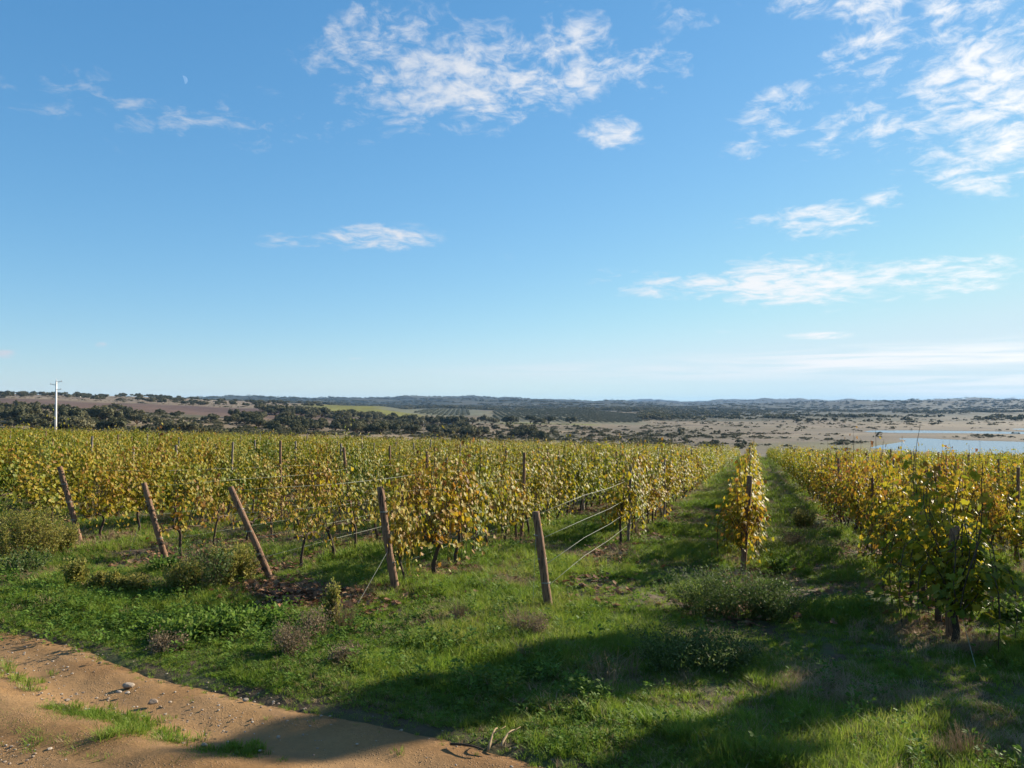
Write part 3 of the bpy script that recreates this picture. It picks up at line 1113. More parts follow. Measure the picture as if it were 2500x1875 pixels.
def row_n(k, s):
    base = ROW0 + ROWD * k
    if k in N_END:
        w_ = math.exp(-max(0, s - S_END[k]) / 9.0)
        return base * (1 - w_) + N_END[k] * w_
    return base


def row_start(k):
    if k in S_END:
        return S_END[k]
    return (13.2 if k == 2 else 26.0 + .8 * (k - 3)) if k > 1 else 15.5 + .9 * (-5 - k)


vines = []       # (k, order, s, x, y, z, dist)
for k in range(-62, 14):
    s = row_start(k) + FIRST.get(k, .6)
    i = 0
    while s < 190:
        i += 1
        n = row_n(k, s)
        x, y = row_xy(n, s)
        r = math.hypot(x, y)
        if r < VINE_END and y > 4:
            vines.append((k, i, s, x, y, r))
        s += 1.2
V = np.array([(v[3], v[4]) for v in vines])
Vz = ground_z(V[:, 0], V[:, 1])
ppx, ppy, pf = proj(V[:, 0], V[:, 1], Vz + 1)
inview = (ppx > -90) & (ppx < 2590)
offshadow = (V[:, 0] > 0) & (np.hypot(V[:, 0], V[:, 1]) < 34) & (ppx < 5200)        # just outside on the sun's side: their shadows fall in view
dist = np.array([v[5] for v in vines])
order = np.argsort(np.where((ppx > -20) & (ppx < 2520), dist, 1e6))
single = set(order[:300].tolist())
used_rows = {}
g = np.random.default_rng(55)
rest = []
jit = g.normal(0, 1, (len(vines), 6))
ROWTXT = {k: ENDS[k][3] for k in ENDS}
for k in range(2, 14):
    ROWTXT[k] = 'the %s vine row right of the right-hand end post' % ORD[k - 2]
for k in range(-62, -5):
    ROWTXT[k] = 'the %s vine row beyond the leftmost leaning post' % ordinal(-5 - k)
seen_in_row = {}
for idx, v in enumerate(vines):
    k, i, s, x, y, r = v
    j = jit[idx]
    rz = -_ra + (math.pi if j[0] > 0 else 0) + .05 * j[1]
    scl = (max(.6, 1.0 + .2 * j[2]), 1.0 + .08 * j[3], max(.68, 1.0 + .10 * j[4]))
    if k == 0:
        scl = (.86 + .12 * j[2], scl[1], scl[2])
    if k == 1 and i <= 4:
        scl = (1.75 - .12 * i, 1.12, 1.04)
    if abs(j[1]) > 2.25 and r > 16:
        continue                                   # a missing vine
    if idx in single:
        if k in (-3, -4) and i <= 5:
            pr = SPARSE[(i + k) % 3]
        elif k == 1 and i <= 7 or k == 0 and i <= 4:
            pr = FULL[(i + k) % 4]
        else:
            pr = VINES[int(abs(j[5]) * 97) % 9]
        root = obj('grapevine', None, loc=(x + .04 * j[3], y, Vz[idx] - .02))
        root.rotation_euler = (0, 0, rz)
        root.scale = scl
        obj('trunk', pr[0], None, root)
        obj('canes', pr[1], None, root)
        lv = obj('leaves', pr[2], None, root)
        lv['kind'] = 'stuff'
        dry = 0.0
        if k in (-3, -4) and i <= 6:
            dry = .34 - .03 * i
        elif k == -2 and i <= 3:
            dry = .12
        elif k in (-1, 0, 1, 2, 3):
            dry = .11
        lv.color = (1 - max(0, dry), 1, 1, 1)
        seen_in_row[k] = seen_in_row.get(k, 0) + 1
        tag(root, '%s grapevine along %s' % (ordinal(min(59, seen_in_row[k])), ROWTXT.get(k, 'a far row')), 'grapevine', 'grapevines in the trellised rows')
    elif inview[idx] or offshadow[idx]:
        rest.append((x, y, Vz[idx], rz, scl[0], scl[1], scl[2], r, j[5]))
rest = np.array(rest)
# nearer remaining vines use full-leaf prototypes, far ones a lighter one
joined = []
for (t_, c_, l_) in VINES[:6]:
    pcs = []
    for me in (t_, l_):
        vv = np.empty(len(me.vertices) * 3, np.float32)
        me.vertices.foreach_get('co', vv)
        nl = len(me.loops)
        li = np.empty(nl, np.int32)
        me.loops.foreach_get('vertex_index', li)
        tot = np.empty(len(me.polygons), np.int32)
        me.polygons.foreach_get('loop_total', tot)
        st = np.cumsum(tot) - tot
        tr = np.stack([li[st[tot == 3]], li[st[tot == 3] + 1], li[st[tot == 3] + 2]], -1)
        qd = np.stack([li[st[tot == 4] + q] for q in range(4)], -1) if (tot == 4).any() else None
        a = np.zeros(len(me.vertices), np.float32)
        if 'rnd' in me.attributes:
            me.attributes['rnd'].data.foreach_get('value', a)
        else:
            a[:] = 1.0
        pcs.append((vv.reshape(-1, 3), tr, qd, {'rnd': a}))
    p = merge(pcs)
    me = mesh_np('vine_whole', p[0], p[1], p[2], False, p[3])
    me.materials.append(M_VINE)
    joined.append(me)
pid = (np.abs(rest[:, 8]) * 97).astype(int)
idxs = np.where(rest[:, 7] < 75, pid % 6, 6 + pid % 5)
scatter('distant_grapevines', joined + FARM, rest[:, :3], rest[:, 3], rest[:, 4:7], idxs, 'distant yellow-green vine rows merging across the far vineyard slope', 'vineyard')
print('vines', len(vines), 'single', len(single), 'rest', len(rest))

# ------------------------------------------------------------------ line posts and wires
LP = []
g = np.random.default_rng(8)
lp_meshes = []
for q in range(4):
    p = post_mesh(np.zeros(3), np.array([g.normal(0, .03), g.normal(0, .03), 2.0 + .05 * q]), .038 + .004 * q, 400 + q, 8)
    lp_meshes.append((mesh_np('line_post', *p[:3], True), M_POSTG if q % 2 else M_POST))
    lp_meshes[-1][0].materials.append(lp_meshes[-1][1])
cnt = {}
for k in range(-45, 12):
    s = row_start(k) + 8.3
    q = 0
    while s < 110:
        n = row_n(k, s)
        x, y = row_xy(n, s)
        z = gz(x, y)
        a_, b_, f_ = proj(x, y, z + 1.9)
        if 0 < a_ < 2500 and math.hypot(x, y) < 95:
            q += 1
            LP.append((k, q, x, y, z, f_))
        s += 8.3
LP.sort(key=lambda t: t[5])
for (k, q, x, y, z, f_) in LP[:150]:
    o = obj('line_post', lp_meshes[int(g.integers(4))][0], loc=(x + g.normal(0, .03), y, z))
    o.rotation_euler = (g.normal(0, .03), g.normal(0, .03), g.random() * 6)
    o.scale = (1, 1, 1 + .07 * g.normal())
    tag(o, '%s thin line post along %s' % (ordinal(q), ROWTXT[k]), 'post', 'thin line posts among the vine rows')

WIRE_TXT = {.92: 'top', .68: 'second', .42: 'third', .2: 'lowest'}
for k in (1, 0, -1, -2, -3, -4, -5):
    base, top = POSTS[k]
    for f_ in ((.97, .72, .45, .24) if k in (-1, -3) else (.95, .45, .25)):
        p0 = base + (top - base) * f_
        s0 = S_END[k]
        pts = [p0]
        hgt = {.97: 1.62, .95: 1.62, .72: 1.15, .45: .80, .24: .45, .25: .45}[f_]
        for s in np.arange(s0 + 2.75, s0 + 34, 2.77):
            n = row_n(k, s)
            x, y = row_xy(n, s)
            sag = .025 * math.sin((s - s0) / 8.3 * math.pi) ** 2
            pts.append(np.array([x, y, gz(x, y) + hgt - sag]))
        rad = .0034 if k in (-1, -3) else .0022
        o = obj('trellis_wire', mk('trellis_wire', tube(np.array(pts), rad, 5), M_WIRE))
        nm = {.97: 'top', .95: 'top', .72: 'second', .45: 'middle', .24: 'lowest', .25: 'lowest'}[f_]
        tag(o, '%s pale trellis wire strung along %s' % (nm, ENDS[k][3]), 'wire', 'trellis wires')
# guy wires from end posts to the ground
for k, f_, gp, lab in ((-2, .42, (868, 1484), 'taut pale guy wire from the leaf-wrapped post down to the grass'),
                       (-4, .80, (308, 1375), 'thin guy wire slanting down left of the second leaning post'),
                       (-1, .9, (1300, 1500), 'thin loose wire hanging beside the bare centre end post'),
                       (1, .5, (2385, 1640), 'pale guy wire slanting to the dry grass under the right-hand post')):
    base, top = POSTS[k]
    p0 = base + (top - base) * f_
    p1 = hit(*gp)
    tt = np.linspace(0, 1, 8)[:, None]
    o = obj('guy_wire', mk('guy_wire', tube(p0 * (1 - tt) + p1 * tt, .0030, 5), M_WIRE))
    tag(o, lab, 'wire', 'guy wires')


# ------------------------------------------------------------------ trees and scrub
def blob_pts(g, n, lobes):
    """points in the shells of a set of ellipsoid lobes, with outward normals"""
    pos, nor = [], []
    wts = np.array([l[3] * l[4] for l in lobes])
    pick = g.choice(len(lobes), n, p=wts / wts.sum())
    d = g.normal(size=(n, 3))
    d /= np.linalg.norm(d, axis=1)[:, None]
    d[:, 2] = np.where(d[:, 2] < -.35, -d[:, 2] * .6, d[:, 2])
    rad = .62 + .42 * g.random(n)
    for i in range(n):
        l = lobes[pick[i]]
        pos.append(np.array(l[:3]) + d[i] * rad[i] * np.array([l[3], l[3], l[4]]))
    return np.array(pos), d


def tree_proto(seed, n=1100, leaf=.30, spread=1.0, flat=.62, trunk=.32, mat=None, low=False):
    """unit tree about 1 m tall (scaled when placed)"""
    g = np.random.default_rng(seed)
    lobes = []
    m_ = 8 + int(5 * g.random())
    for i in range(m_):
        a = g.random() * 6.28
        r = spread * (.06 + .44 * g.random())
        lobes.append((math.cos(a) * r, math.sin(a) * r, trunk + (.14 if low else .18) + .42 * g.random() * (1 - r), .11 + .15 * g.random(), (.14 + .15 * g.random()) * flat * 1.5))
    p, nrm = blob_pts(g, n, lobes)
    top = p[:, 2].max()
    nn = nrm + g.normal(size=nrm.shape) * .55
    fr = frames(nn, g)
    leafs = stamp(LEAF2_V - (0, .5, 0), LEAF2_F, p, fr, leaf * (.10 + .09 * g.random(n)), g.random(n))
    woods = [tube(np.array([(0, 0, -.06), (.012, 0, .1), (.02 * g.normal(), .02 * g.normal(), trunk + .1)]), [.045, .034, .026], 7, rough=.2, g=g)]
    for l in lobes[:6]:
        woods.append(tube(np.array([(0, 0, trunk * .75), (l[0] * .5, l[1] * .5, (trunk + l[2]) * .5), (l[0], l[1], l[2])]), [.024, .015, .006], 5))
    W = merge(woods)
    k = 1.0 / top
    W[0][:] *= k
    leafs[0][:] *= k
    return mk('trunk', W, M_BARK, True), mk('crown', leafs, mat or M_OAK)


OAKS = [tree_proto(500 + i, 1500, .56, 1.15 + .12 * (i % 3), .72, .08 + .035 * (i % 3)) for i in range(6)]
SHRUBS = [tree_proto(520 + i, 700, .62, 1.7, .75, .03, low=True) for i in range(4)]
BLOBS = []
for i in range(4):
    t_, c_ = tree_proto(540 + i, 130, 1.35, 1.5, .7, .08)
    BLOBS.append(c_)
OLIVES = [tree_proto(560 + i, 220, .95, 1.1, .9, .18, M_OLIVE)[1] for i in range(3)]

ZONES = [  # px range, depth range, count, height range, shrub?, label, group
    ((-20, 520), (205, 300), 26, (2.6, 5.6), 0, 'grey-green oak behind the left vineyard edge', 'holm oaks behind the left vineyard edge'),
    ((-20, 760), (290, 460), 66, (3.2, 6.6), 0, 'dark oak below the red-brown field', 'holm oaks below the red-brown field'),
    ((520, 1330), (340, 600), 125, (3.4, 6.0), 0, 'dark oak in the open woodland', 'holm oaks behind the middle rows'),
    ((640, 1330), (600, 730), 70, (6.0, 8.5), 0, 'dark oak below the yellow-green field', 'oaks in the line below the yellow-green field'),
    ((1180, 1820), (290, 620), 170, (1.0, 3.2), 1, 'dark bush on the pale grassland', 'bushes on the pale grassland'),
    ((-20, 780), (850, 1290), 190, (4.0, 6.0), 0, 'round oak on the pale left hilltop', 'oaks on the pale left hilltop'),
    ((760, 1750), (195, 300), 45, (1.0, 2.4), 1, 'grey bush just beyond the vines', 'scrub just beyond the vines'),
    ((1700, 2180), (480, 950), 60, (.9, 2.2), 1, 'shrub on the dry slope by the lake', 'shrubs on the slope left of the lake'),
    ((1900, 2500), (760, 1100), 40, (1.5, 4.0), 1, 'dark bush on the far lake shore', 'bushes on the far lake shore'),
]
g = np.random.default_rng(77)
TREES = []
for zi, (pr, dr, n, hr, sh, lab, grp) in enumerate(ZONES):
    px = pr[0] + (pr[1] - pr[0]) * g.random(n * 3)
    d = dr[0] + (dr[1] - dr[0]) * g.random(n * 3)
    x = (px - 1250) / F * d
    keep = fbm(x / 40, d / 40, 200 + zi, 3) + .25 * g.random(n * 3) > .50
    x, d = x[keep][:n], d[keep][:n]
    z = ground_z(x, d)
    ok = z > WATER_Z + .3
    h = hr[0] + (hr[1] - hr[0]) * g.random(len(x)) ** 1.3
    for i in range(len(x)):
        if ok[i]:
            TREES.append((h[i] / d[i], x[i], d[i], z[i], h[i], sh, lab, grp))
for (px, py, h, d, lab) in [(1945, 1022, 5.5, 900, 'first of four lone trees on the ridge left of the lake'), (1975, 1023, 5.0, 905, 'second of four lone trees on the ridge left of the lake'),
                            (2012, 1023, 4.5, 910, 'third of four lone trees on the ridge left of the lake'), (2036, 1022, 5.0, 915, 'rightmost of four lone trees on the ridge left of the lake'),
                            (1124, 1080, 4.2, 215, 'small round tree standing just beyond the vines right of the thin pole'),
                            (1083, 1080, 3.0, 230, 'low round tree between the thin pole and the small round tree'),
                            (1295, 1012, 8.0, 760, 'broad dark oak standing before the striped olive grove'), (1340, 1012, 8.0, 765, 'dark oak right of the thin far pole before the olive grove'),
                            (1393, 1022, 7.0, 770, 'lone dark oak at the right foot of the olive grove')]:
    x = (px - 1250) / F * d
    TREES.append((1.0, x, d, gz(x, d), h, 0, lab, 'lone trees'))
def shade_tree(tx, ty, z0, ht, rmax, seed, label, n=3300):
    """pointed roadside tree standing just outside the frame on the sun's side"""
    g2 = np.random.default_rng(seed)
    cone = []
    for q in range(18):
        f_ = q / 17
        hh = z0 + ht * f_
        rr = rmax * math.sin(min(1.0, .35 + f_ * 1.9) * math.pi / 2) * (1 - f_) ** .75 + .12
        a = g2.random() * 6.28
        cone.append((math.cos(a) * rr * .72, math.sin(a) * rr * .72, hh, .26 + rr * .32, .46))
    p_, n_ = blob_pts(g2, n, cone)
    cl = stamp(LEAF2_V - (0, .5, 0), LEAF2_F, p_, frames(n_ + g2.normal(size=n_.shape) * .6, g2), .16 + .10 * g2.random(len(p_)), g2.random(len(p_)))
    tp_ = z0 + ht * .9
    tr_ = [tube(np.array([(0, 0, -.3), (.05, 0, tp_ * .25), (0, .06, tp_ * .6), (0, 0, tp_)]), [.17, .13, .09, .02], 8, rough=.2, g=g2)]
    for c_ in cone[:12]:
        tr_.append(tube(np.array([(0, 0, c_[2] - 1.0), (c_[0] * .5, c_[1] * .5, c_[2] - .4), c_[:3]]), [.05, .035, .012], 5))
    root = obj('roadside_tree', None, loc=(tx, ty, gz(tx, ty)))
    obj('trunk', mk('trunk', merge(tr_), M_BARK, True), None, root)
    obj('crown', mk('crown', cl, M_OAK), None, root)
    tag(root, label, 'tree', 'roadside trees right of the view')


shade_tree(16.0, 19.4, 6.9, 2.6, 1.25, 5, 'tall pointed roadside tree whose shadow tip reaches the dirt road', 2000)
shade_tree(16.7, 17.0, 5.0, 3.2, 1.05, 8, 'slender roadside tree whose shadow runs below the right-hand end post', 1900)
shade_tree(14.6, 13.3, 3.6, 3.0, 1.6, 6, 'shorter roadside tree shading the bottom right grass', 2200)
TREES.sort(key=lambda t: -t[0])
for i, (k_, x, y, z, h, sh, lab, grp) in enumerate(TREES[:300]):
    pr = (SHRUBS if sh else OAKS)
    pr = pr[int(g.integers(len(pr)))]
    root = obj('shrub' if sh else ('oak_tree'), None, loc=(x, y, z))
    root.rotation_euler = (0, 0, g.random() * 6.28)
    wd = h * (.95 + .3 * g.random())
    root.scale = (wd, wd, h)
    obj('trunk', pr[0], None, root)
    cr = obj('crown', pr[1], None, root)
    if grp != 'lone trees':
        px = 1250 + F * x / y
        where = ('left of the concrete pole' if px < 137 else 'right of the concrete pole' if px < 520 else 'left of the thin pole' if px < 1034
                 else 'between the thin poles' if px < 1335 else 'right of the thinnest pole')
        size = ('small' if h < 2.0 else 'larger') if sh else ('low' if h < 4.8 else 'medium-sized' if h < 6.0 else 'big')
        lab, grp = '%s %s, %s' % (size, lab, where), '%s, %s, %s' % (grp, size, where)
    tag(root, lab, 'shrub' if sh else 'tree', grp)
# the rest of the scrub, plus the wooded far hills, as one mass each
P, S_, I_, R_ = [], [], [], []
for (k_, x, y, z, h, sh, lab, grp) in TREES[300:]:
    P.append((x, y, z))
    S_.append((h * 1.1, h * 1.1, h))
    I_.append((6 + int(g.integers(4))) if sh else int(g.integers(6)))
    R_.append(g.random() * 6.28)
n = 13000
px = g.random(n) * 2600 - 50
d = np.exp(np.log(200) + g.random(n) * np.log(1250 / 200))
x = (px - 1250) / F * d
z = ground_z(x, d)
keep = (z > WATER_Z + .4) & (fbm(x / 30, d / 30, 300, 4) > np.where(px < 1300, .44, np.where(px < 1680, .47, .585))) & ~((px < 860) & (d > 480) & (d < 840)) & ~((px > 740) & (px < 1560) & (d > 740))
for i in np.nonzero(keep)[0]:
    h = .4 + 1.5 * g.random() ** 2.5
    P.append((x[i], d[i], z[i] - .1))
    S_.append((h * 1.7, h * 1.7, h))
    I_.append(6 + int(g.integers(4)))
    R_.append(g.random() * 6.28)
scatter('distant_scrub', [c for _, c in OAKS] + [c for _, c in SHRUBS], P, R_, S_, I_, 'low dark scrub and far oaks scattered over the dry valley', 'scrub')
n = 30000
px = g.random(n) * 2700 - 100
d = np.exp(np.log(950) + g.random(n) * np.log(7000 / 950))
x = (px - 1250) / F * d
z = ground_z(x, d)
dark = land_colour(x, d)[:, 1] < .047
keep = dark & (z > WATER_Z + .5) & (fbm(x / 90, d / 150, 310, 4) > .42)
x, d, z = x[keep], d[keep], z[keep]
h = 3.5 + 3.5 * g.random(len(x))
scatter('distant_woodland', BLOBS, np.c_[x, d, z - .4], g.random(len(x)) * 6.28, np.c_[h * 1.5, h * 1.5, h], g.integers(0, 4, len(x)), 'dark green woods covering the far hills below the skyline', 'woodland')
# olive grove in rows on the far slope
P, S_ = [], []
oa = math.atan((1130 - 1250) / F)
od, on = np.array([math.sin(oa), math.cos(oa)]), np.array([math.cos(oa), -math.sin(oa)])
for nn in np.arange(-60, 360, 7.5):
    for ss in np.arange(700, 1500, 4.6):
        x, y = on * nn + od * ss
        px = 1250 + F * x / y
        top = 1325 - (px - 1200) * .10
        low = 800 + 60 * abs(px - 1400) / 160
        if (1205 < px < 1565 and low < y < top) or (985 < px < 1150 and 1010 < y < 1600):
            P.append((x + g.normal(0, .3), y + g.normal(0, .3), 0))
            S_.append(2.2 + .8 * g.random())
P = np.array(P)
P[:, 2] = ground_z(P[:, 0], P[:, 1]) - .05
scatter('olive_grove', OLIVES, P, g.random(len(P)) * 6.28, np.array(S_)[:, None] * np.array([[1.15, 1.15, 1.0]]), g.integers(0, 3, len(P)), 'grey-green olive trees planted in stripes on the far slope', 'olive grove')

# pale farm track on the left hill
tp = [(640, 1003.5, 760), (675, 999.5, 800), (714, 994.5, 860)]
c = np.array([((p[0] - 1250) / F * p[2], p[2]) for p in tp])
cc = np.stack([np.interp(np.linspace(0, 2, 30), [0, 1, 2], c[:, k]) for k in range(2)], -1)
tg = np.gradient(cc, axis=0)
tg /= np.linalg.norm(tg, axis=1)[:, None]
pn = np.c_[tg[:, 1], -tg[:, 0]]
L_, R2_ = cc + pn * 2.2, cc - pn * 2.2
tv = np.vstack([np.c_[L_, ground_z(L_[:, 0], L_[:, 1]) + .35], np.c_[R2_, ground_z(R2_[:, 0], R2_[:, 1]) + .35]])
m, nt = mat_new('pale_track')
finish(m, nt, (.45, .37, .28), .95, .1)
tag(obj('farm_track', mesh_np('farm_track', tv, None, [(i, i + 1, 31 + i, 30 + i) for i in range(29)]), m), kind='structure')

# ------------------------------------------------------------------ poles and farm buildings
m, nt = mat_new('concrete')
pos = nt.n('ShaderNodeNewGeometry').outputs['Position']
M_CONC = finish(m, nt, nt.ramp(nt.noise(pos, 1.5, 5, .6), [(.3, (.62, .59, .54)), (.7, (.80, .78, .74))]), .8, .3)
m, nt = mat_new('galvanised_steel')
M_STEEL = finish(m, nt, (.36, .37, .38), .5, .5, metallic=.5)
m, nt = mat_new('brown_insulator')
M_INS = finish(m, nt, (.10, .06, .05), .3, .5)
m, nt = mat_new('whitewash')
pos = nt.n('ShaderNodeNewGeometry').outputs['Position']
M_WHITE = finish(m, nt, nt.ramp(nt.noise(pos, .6, 5, .6), [(.3, (.70, .68, .64)), (.7, (.82, .81, .78))]), .9, .2)
m, nt = mat_new('roof_tile')
pos = nt.n('ShaderNodeNewGeometry').outputs['Position']
M_TILE = finish(m, nt, nt.ramp(nt.noise(pos, 2.0, 4, .6), [(.3, (.26, .15, .10)), (.7, (.38, .25, .17))]), .9, .2)
m, nt = mat_new('dark_opening')
M_DARK = finish(m, nt, (.05, .045, .04), .6, .3)


def utility_pole(px, d, top_py, rad, label, arms, conc=True):
    x = (px - 1250) / F * d
    z = gz(x, d)
    h = CAMH + (990 - top_py) / F * d - z
    root = obj('utility_pole', None, loc=(x, d, z))
    v = tube(np.array([(0, 0, -.5), (0, 0, h * .5), (0, 0, h)]), [rad, rad * .8, rad * .55], 8 if not conc else 4, cap=True)
    obj('shaft', mk('shaft', v, M_CONC if conc else M_POSTG), None, root)
    for (dz, ln) in arms:
        arm = obj('crossarm', mk('crossarm', box(ln / 2, 0, h - dz, abs(ln), .09, .09), M_STEEL), None, root)
        br = tube(np.array([(ln * .75, 0, h - dz), (0, 0, h - dz - .45)]), .025, 5)
        obj('brace', mk('brace', br, M_STEEL), None, arm)
        prof = np.array([(ln * .92, 0, h - dz + .04), (ln * .92, 0, h - dz + .12), (ln * .92, 0, h - dz + .16), (ln * .92, 0, h - dz + .24)])
        obj('insulator', mk('insulator', tube(prof, [.04, .09, .05, .07], 8), M_INS), None, arm)
    if arms:
        obj('top_spike', mk('top_spike', tube(np.array([(0, 0, h - .1), (0, 0, h + .55)]), [.05, .03], 6), M_STEEL), None, root)
    tag(root, label, 'utility pole', 'utility poles')


utility_pole(137, 178, 930, .32, 'tall pale concrete utility pole with staggered crossarms at the left', [(.15, 1.25), (.75, -1.35), (1.9, 1.15)])
utility_pole(1034, 235, 1033, .13, 'thin grey pole standing beyond the middle vine rows', [(.3, .6)], False)
utility_pole(1335, 520, 1006, .14, 'thinnest distant pole in front of the striped olive grove', [(.3, .7)], False)


def farmhouse(px, py, d, wd, dp, h, label, roof=True, rz=0.0):
    x = (px - 1250) / F * d
    z = CAMH - (py - 990) / F * d
    zg = gz(x, d)
    root = obj('farm_building', None, loc=(x, d, zg))
    root.rotation_euler = (0, 0, rz)
    obj('wall', mk('wall', box(0, 0, h / 2 - .5, wd, dp, h + 1), M_WHITE), None, root)
    rh = .22 * dp
    v = np.array([(-wd / 2 - .3, -dp / 2 - .3, h), (wd / 2 + .3, -dp / 2 - .3, h), (wd / 2 + .3, dp / 2 + .3, h), (-wd / 2 - .3, dp / 2 + .3, h),
                  (-wd / 2 - .3, 0, h + rh), (wd / 2 + .3, 0, h + rh)])
    v[:, 2] += .003
    obj('roof', mk('roof', (v, np.array([(0, 4, 3), (1, 2, 5)]), np.array([(0, 1, 5, 4), (2, 3, 4, 5), (0, 3, 2, 1)]), {}), M_TILE if roof else M_WHITE), None, root)
    obj('door', mk('door', box(wd * .1, -dp / 2 - .02, 1.0, 1.0, .06, 2.0), M_DARK), None, root)
    for f_ in (-.3, .36):
        obj('window', mk('window', box(wd * f_, -dp / 2 - .02, 1.5, .9, .06, .9), M_DARK), None, root)
    tag(root, label, 'building', 'farm buildings')


farmhouse(73, 990, 470, 4.5, 4, 2.1, 'small white shed among oaks near the left edge', False, .2)
farmhouse(1100, 1031, 640, 11, 5, 2.6, 'low pale farmhouse in the dark trees beyond the thin pole', True, .1)
farmhouse(190, 965, 1080, 6, 5, 3.0, 'left of two tiny white houses on the left hilltop', True)
farmhouse(212, 965, 1090, 6, 5, 3.0, 'right of two tiny white houses on the left hilltop', True, .4)

# ------------------------------------------------------------------ grass and ground plants
def tuft(seed, blades=18, h=.12, spread=.06, wid=.006, bend=.5):
    g = np.random.default_rng(seed)
    pcs_v, pcs_f, rn = [], [], []
    off = 0
    for b in range(blades):
        a = g.random() * 6.28
        r = spread * math.sqrt(g.random())
        hh = h * (.5 + .7 * g.random())
        dirn = np.array([math.cos(a), math.sin(a), 0]) + g.normal(0, .4, 3) * (1, 1, 0)
        side = np.array([-dirn[1], dirn[0], 0])
        side /= np.linalg.norm(side) + 1e-6
        b0 = np.array([math.cos(a) * r, math.sin(a) * r, -.02])
        bb = bend * (.4 + g.random()) * hh
        pts = [b0, b0 + dirn * bb * .25 + (0, 0, hh * .6), b0 + dirn * bb + (0, 0, hh)]
        w_ = wid * (.7 + .6 * g.random())
        v = [pts[0] - side * w_, pts[0] + side * w_, pts[1] - side * w_ * .8, pts[1] + side * w_ * .8, pts[2]]
        pcs_v += v
        pcs_f += [(off, off + 1, off + 3), (off, off + 3, off + 2), (off + 2, off + 3, off + 4)]
        rn += [g.random()] * 5
        off += 5
    return np.array(pcs_v), np.array(pcs_f), None, {'rnd': np.array(rn)}


OVAL_V = np.array([(0, 0, 0), (-.26, .3, .04), (-.22, .7, .02), (0, 1, -.08), (.22, .7, .02), (.26, .3, .04), (0, .5, -.04)])
OVAL_F = np.array([(6, 1, 0), (6, 2, 1), (6, 3, 2), (6, 4, 3), (6, 5, 4), (6, 0, 5)])


def forb(seed, n=12, h=.12, size=.05):
    g = np.random.default_rng(seed)
    a = g.random(n) * 6.28
    el_ = g.random(n)
    r = .05 + .05 * g.random(n)
    pos = np.c_[np.cos(a) * r * .5, np.sin(a) * r * .5, h * el_]
    out = np.c_[np.cos(a), np.sin(a), .2 + g.normal(0, .2, n)]
    nr = np.c_[np.cos(a) * -.4, np.sin(a) * -.4, np.ones(n)] + g.normal(0, .3, (n, 3))
    return stamp(OVAL_V, OVAL_F, pos, frames(nr, g, out), size * (.7 + .7 * g.random(n)), g.random(n))


GR = [mk('grass_tuft', tuft(600 + i, 26, .075, .075, .0036, .7), M_GRASS) for i in range(4)] + \
     [mk('grass_tuft', tuft(610 + i, 28, .15, .07, .0036, .6), M_GRASS) for i in range(3)] + \
     [mk('grass_tuft', tuft(620 + i, 22, .11, .08, .0028, .8), M_DRY) for i in range(3)]
FB = [mk('weed_rosette', forb(640 + i, 14, .06, .038), M_FORB) for i in range(4)] + \
     [mk('weed_rosette', forb(650 + i, 32, .20, .045), M_FORB) for i in range(3)]


def row_offset(x, y):
    n = RN[0] * x + RN[1] * y
    return (n - ROW0 + ROWD / 2) % ROWD - ROWD / 2, np.floor((n - ROW0 + ROWD / 2) / ROWD)


def field_pts(g, y0, y1, per, xl=.69):
    area = xl * (y1 ** 2 - y0 ** 2)
    n = int(area * per)
    y = np.sqrt(y0 ** 2 + (y1 ** 2 - y0 ** 2) * g.random(n))
    x = (g.random(n) * 2 - 1) * xl * y
    return x, y


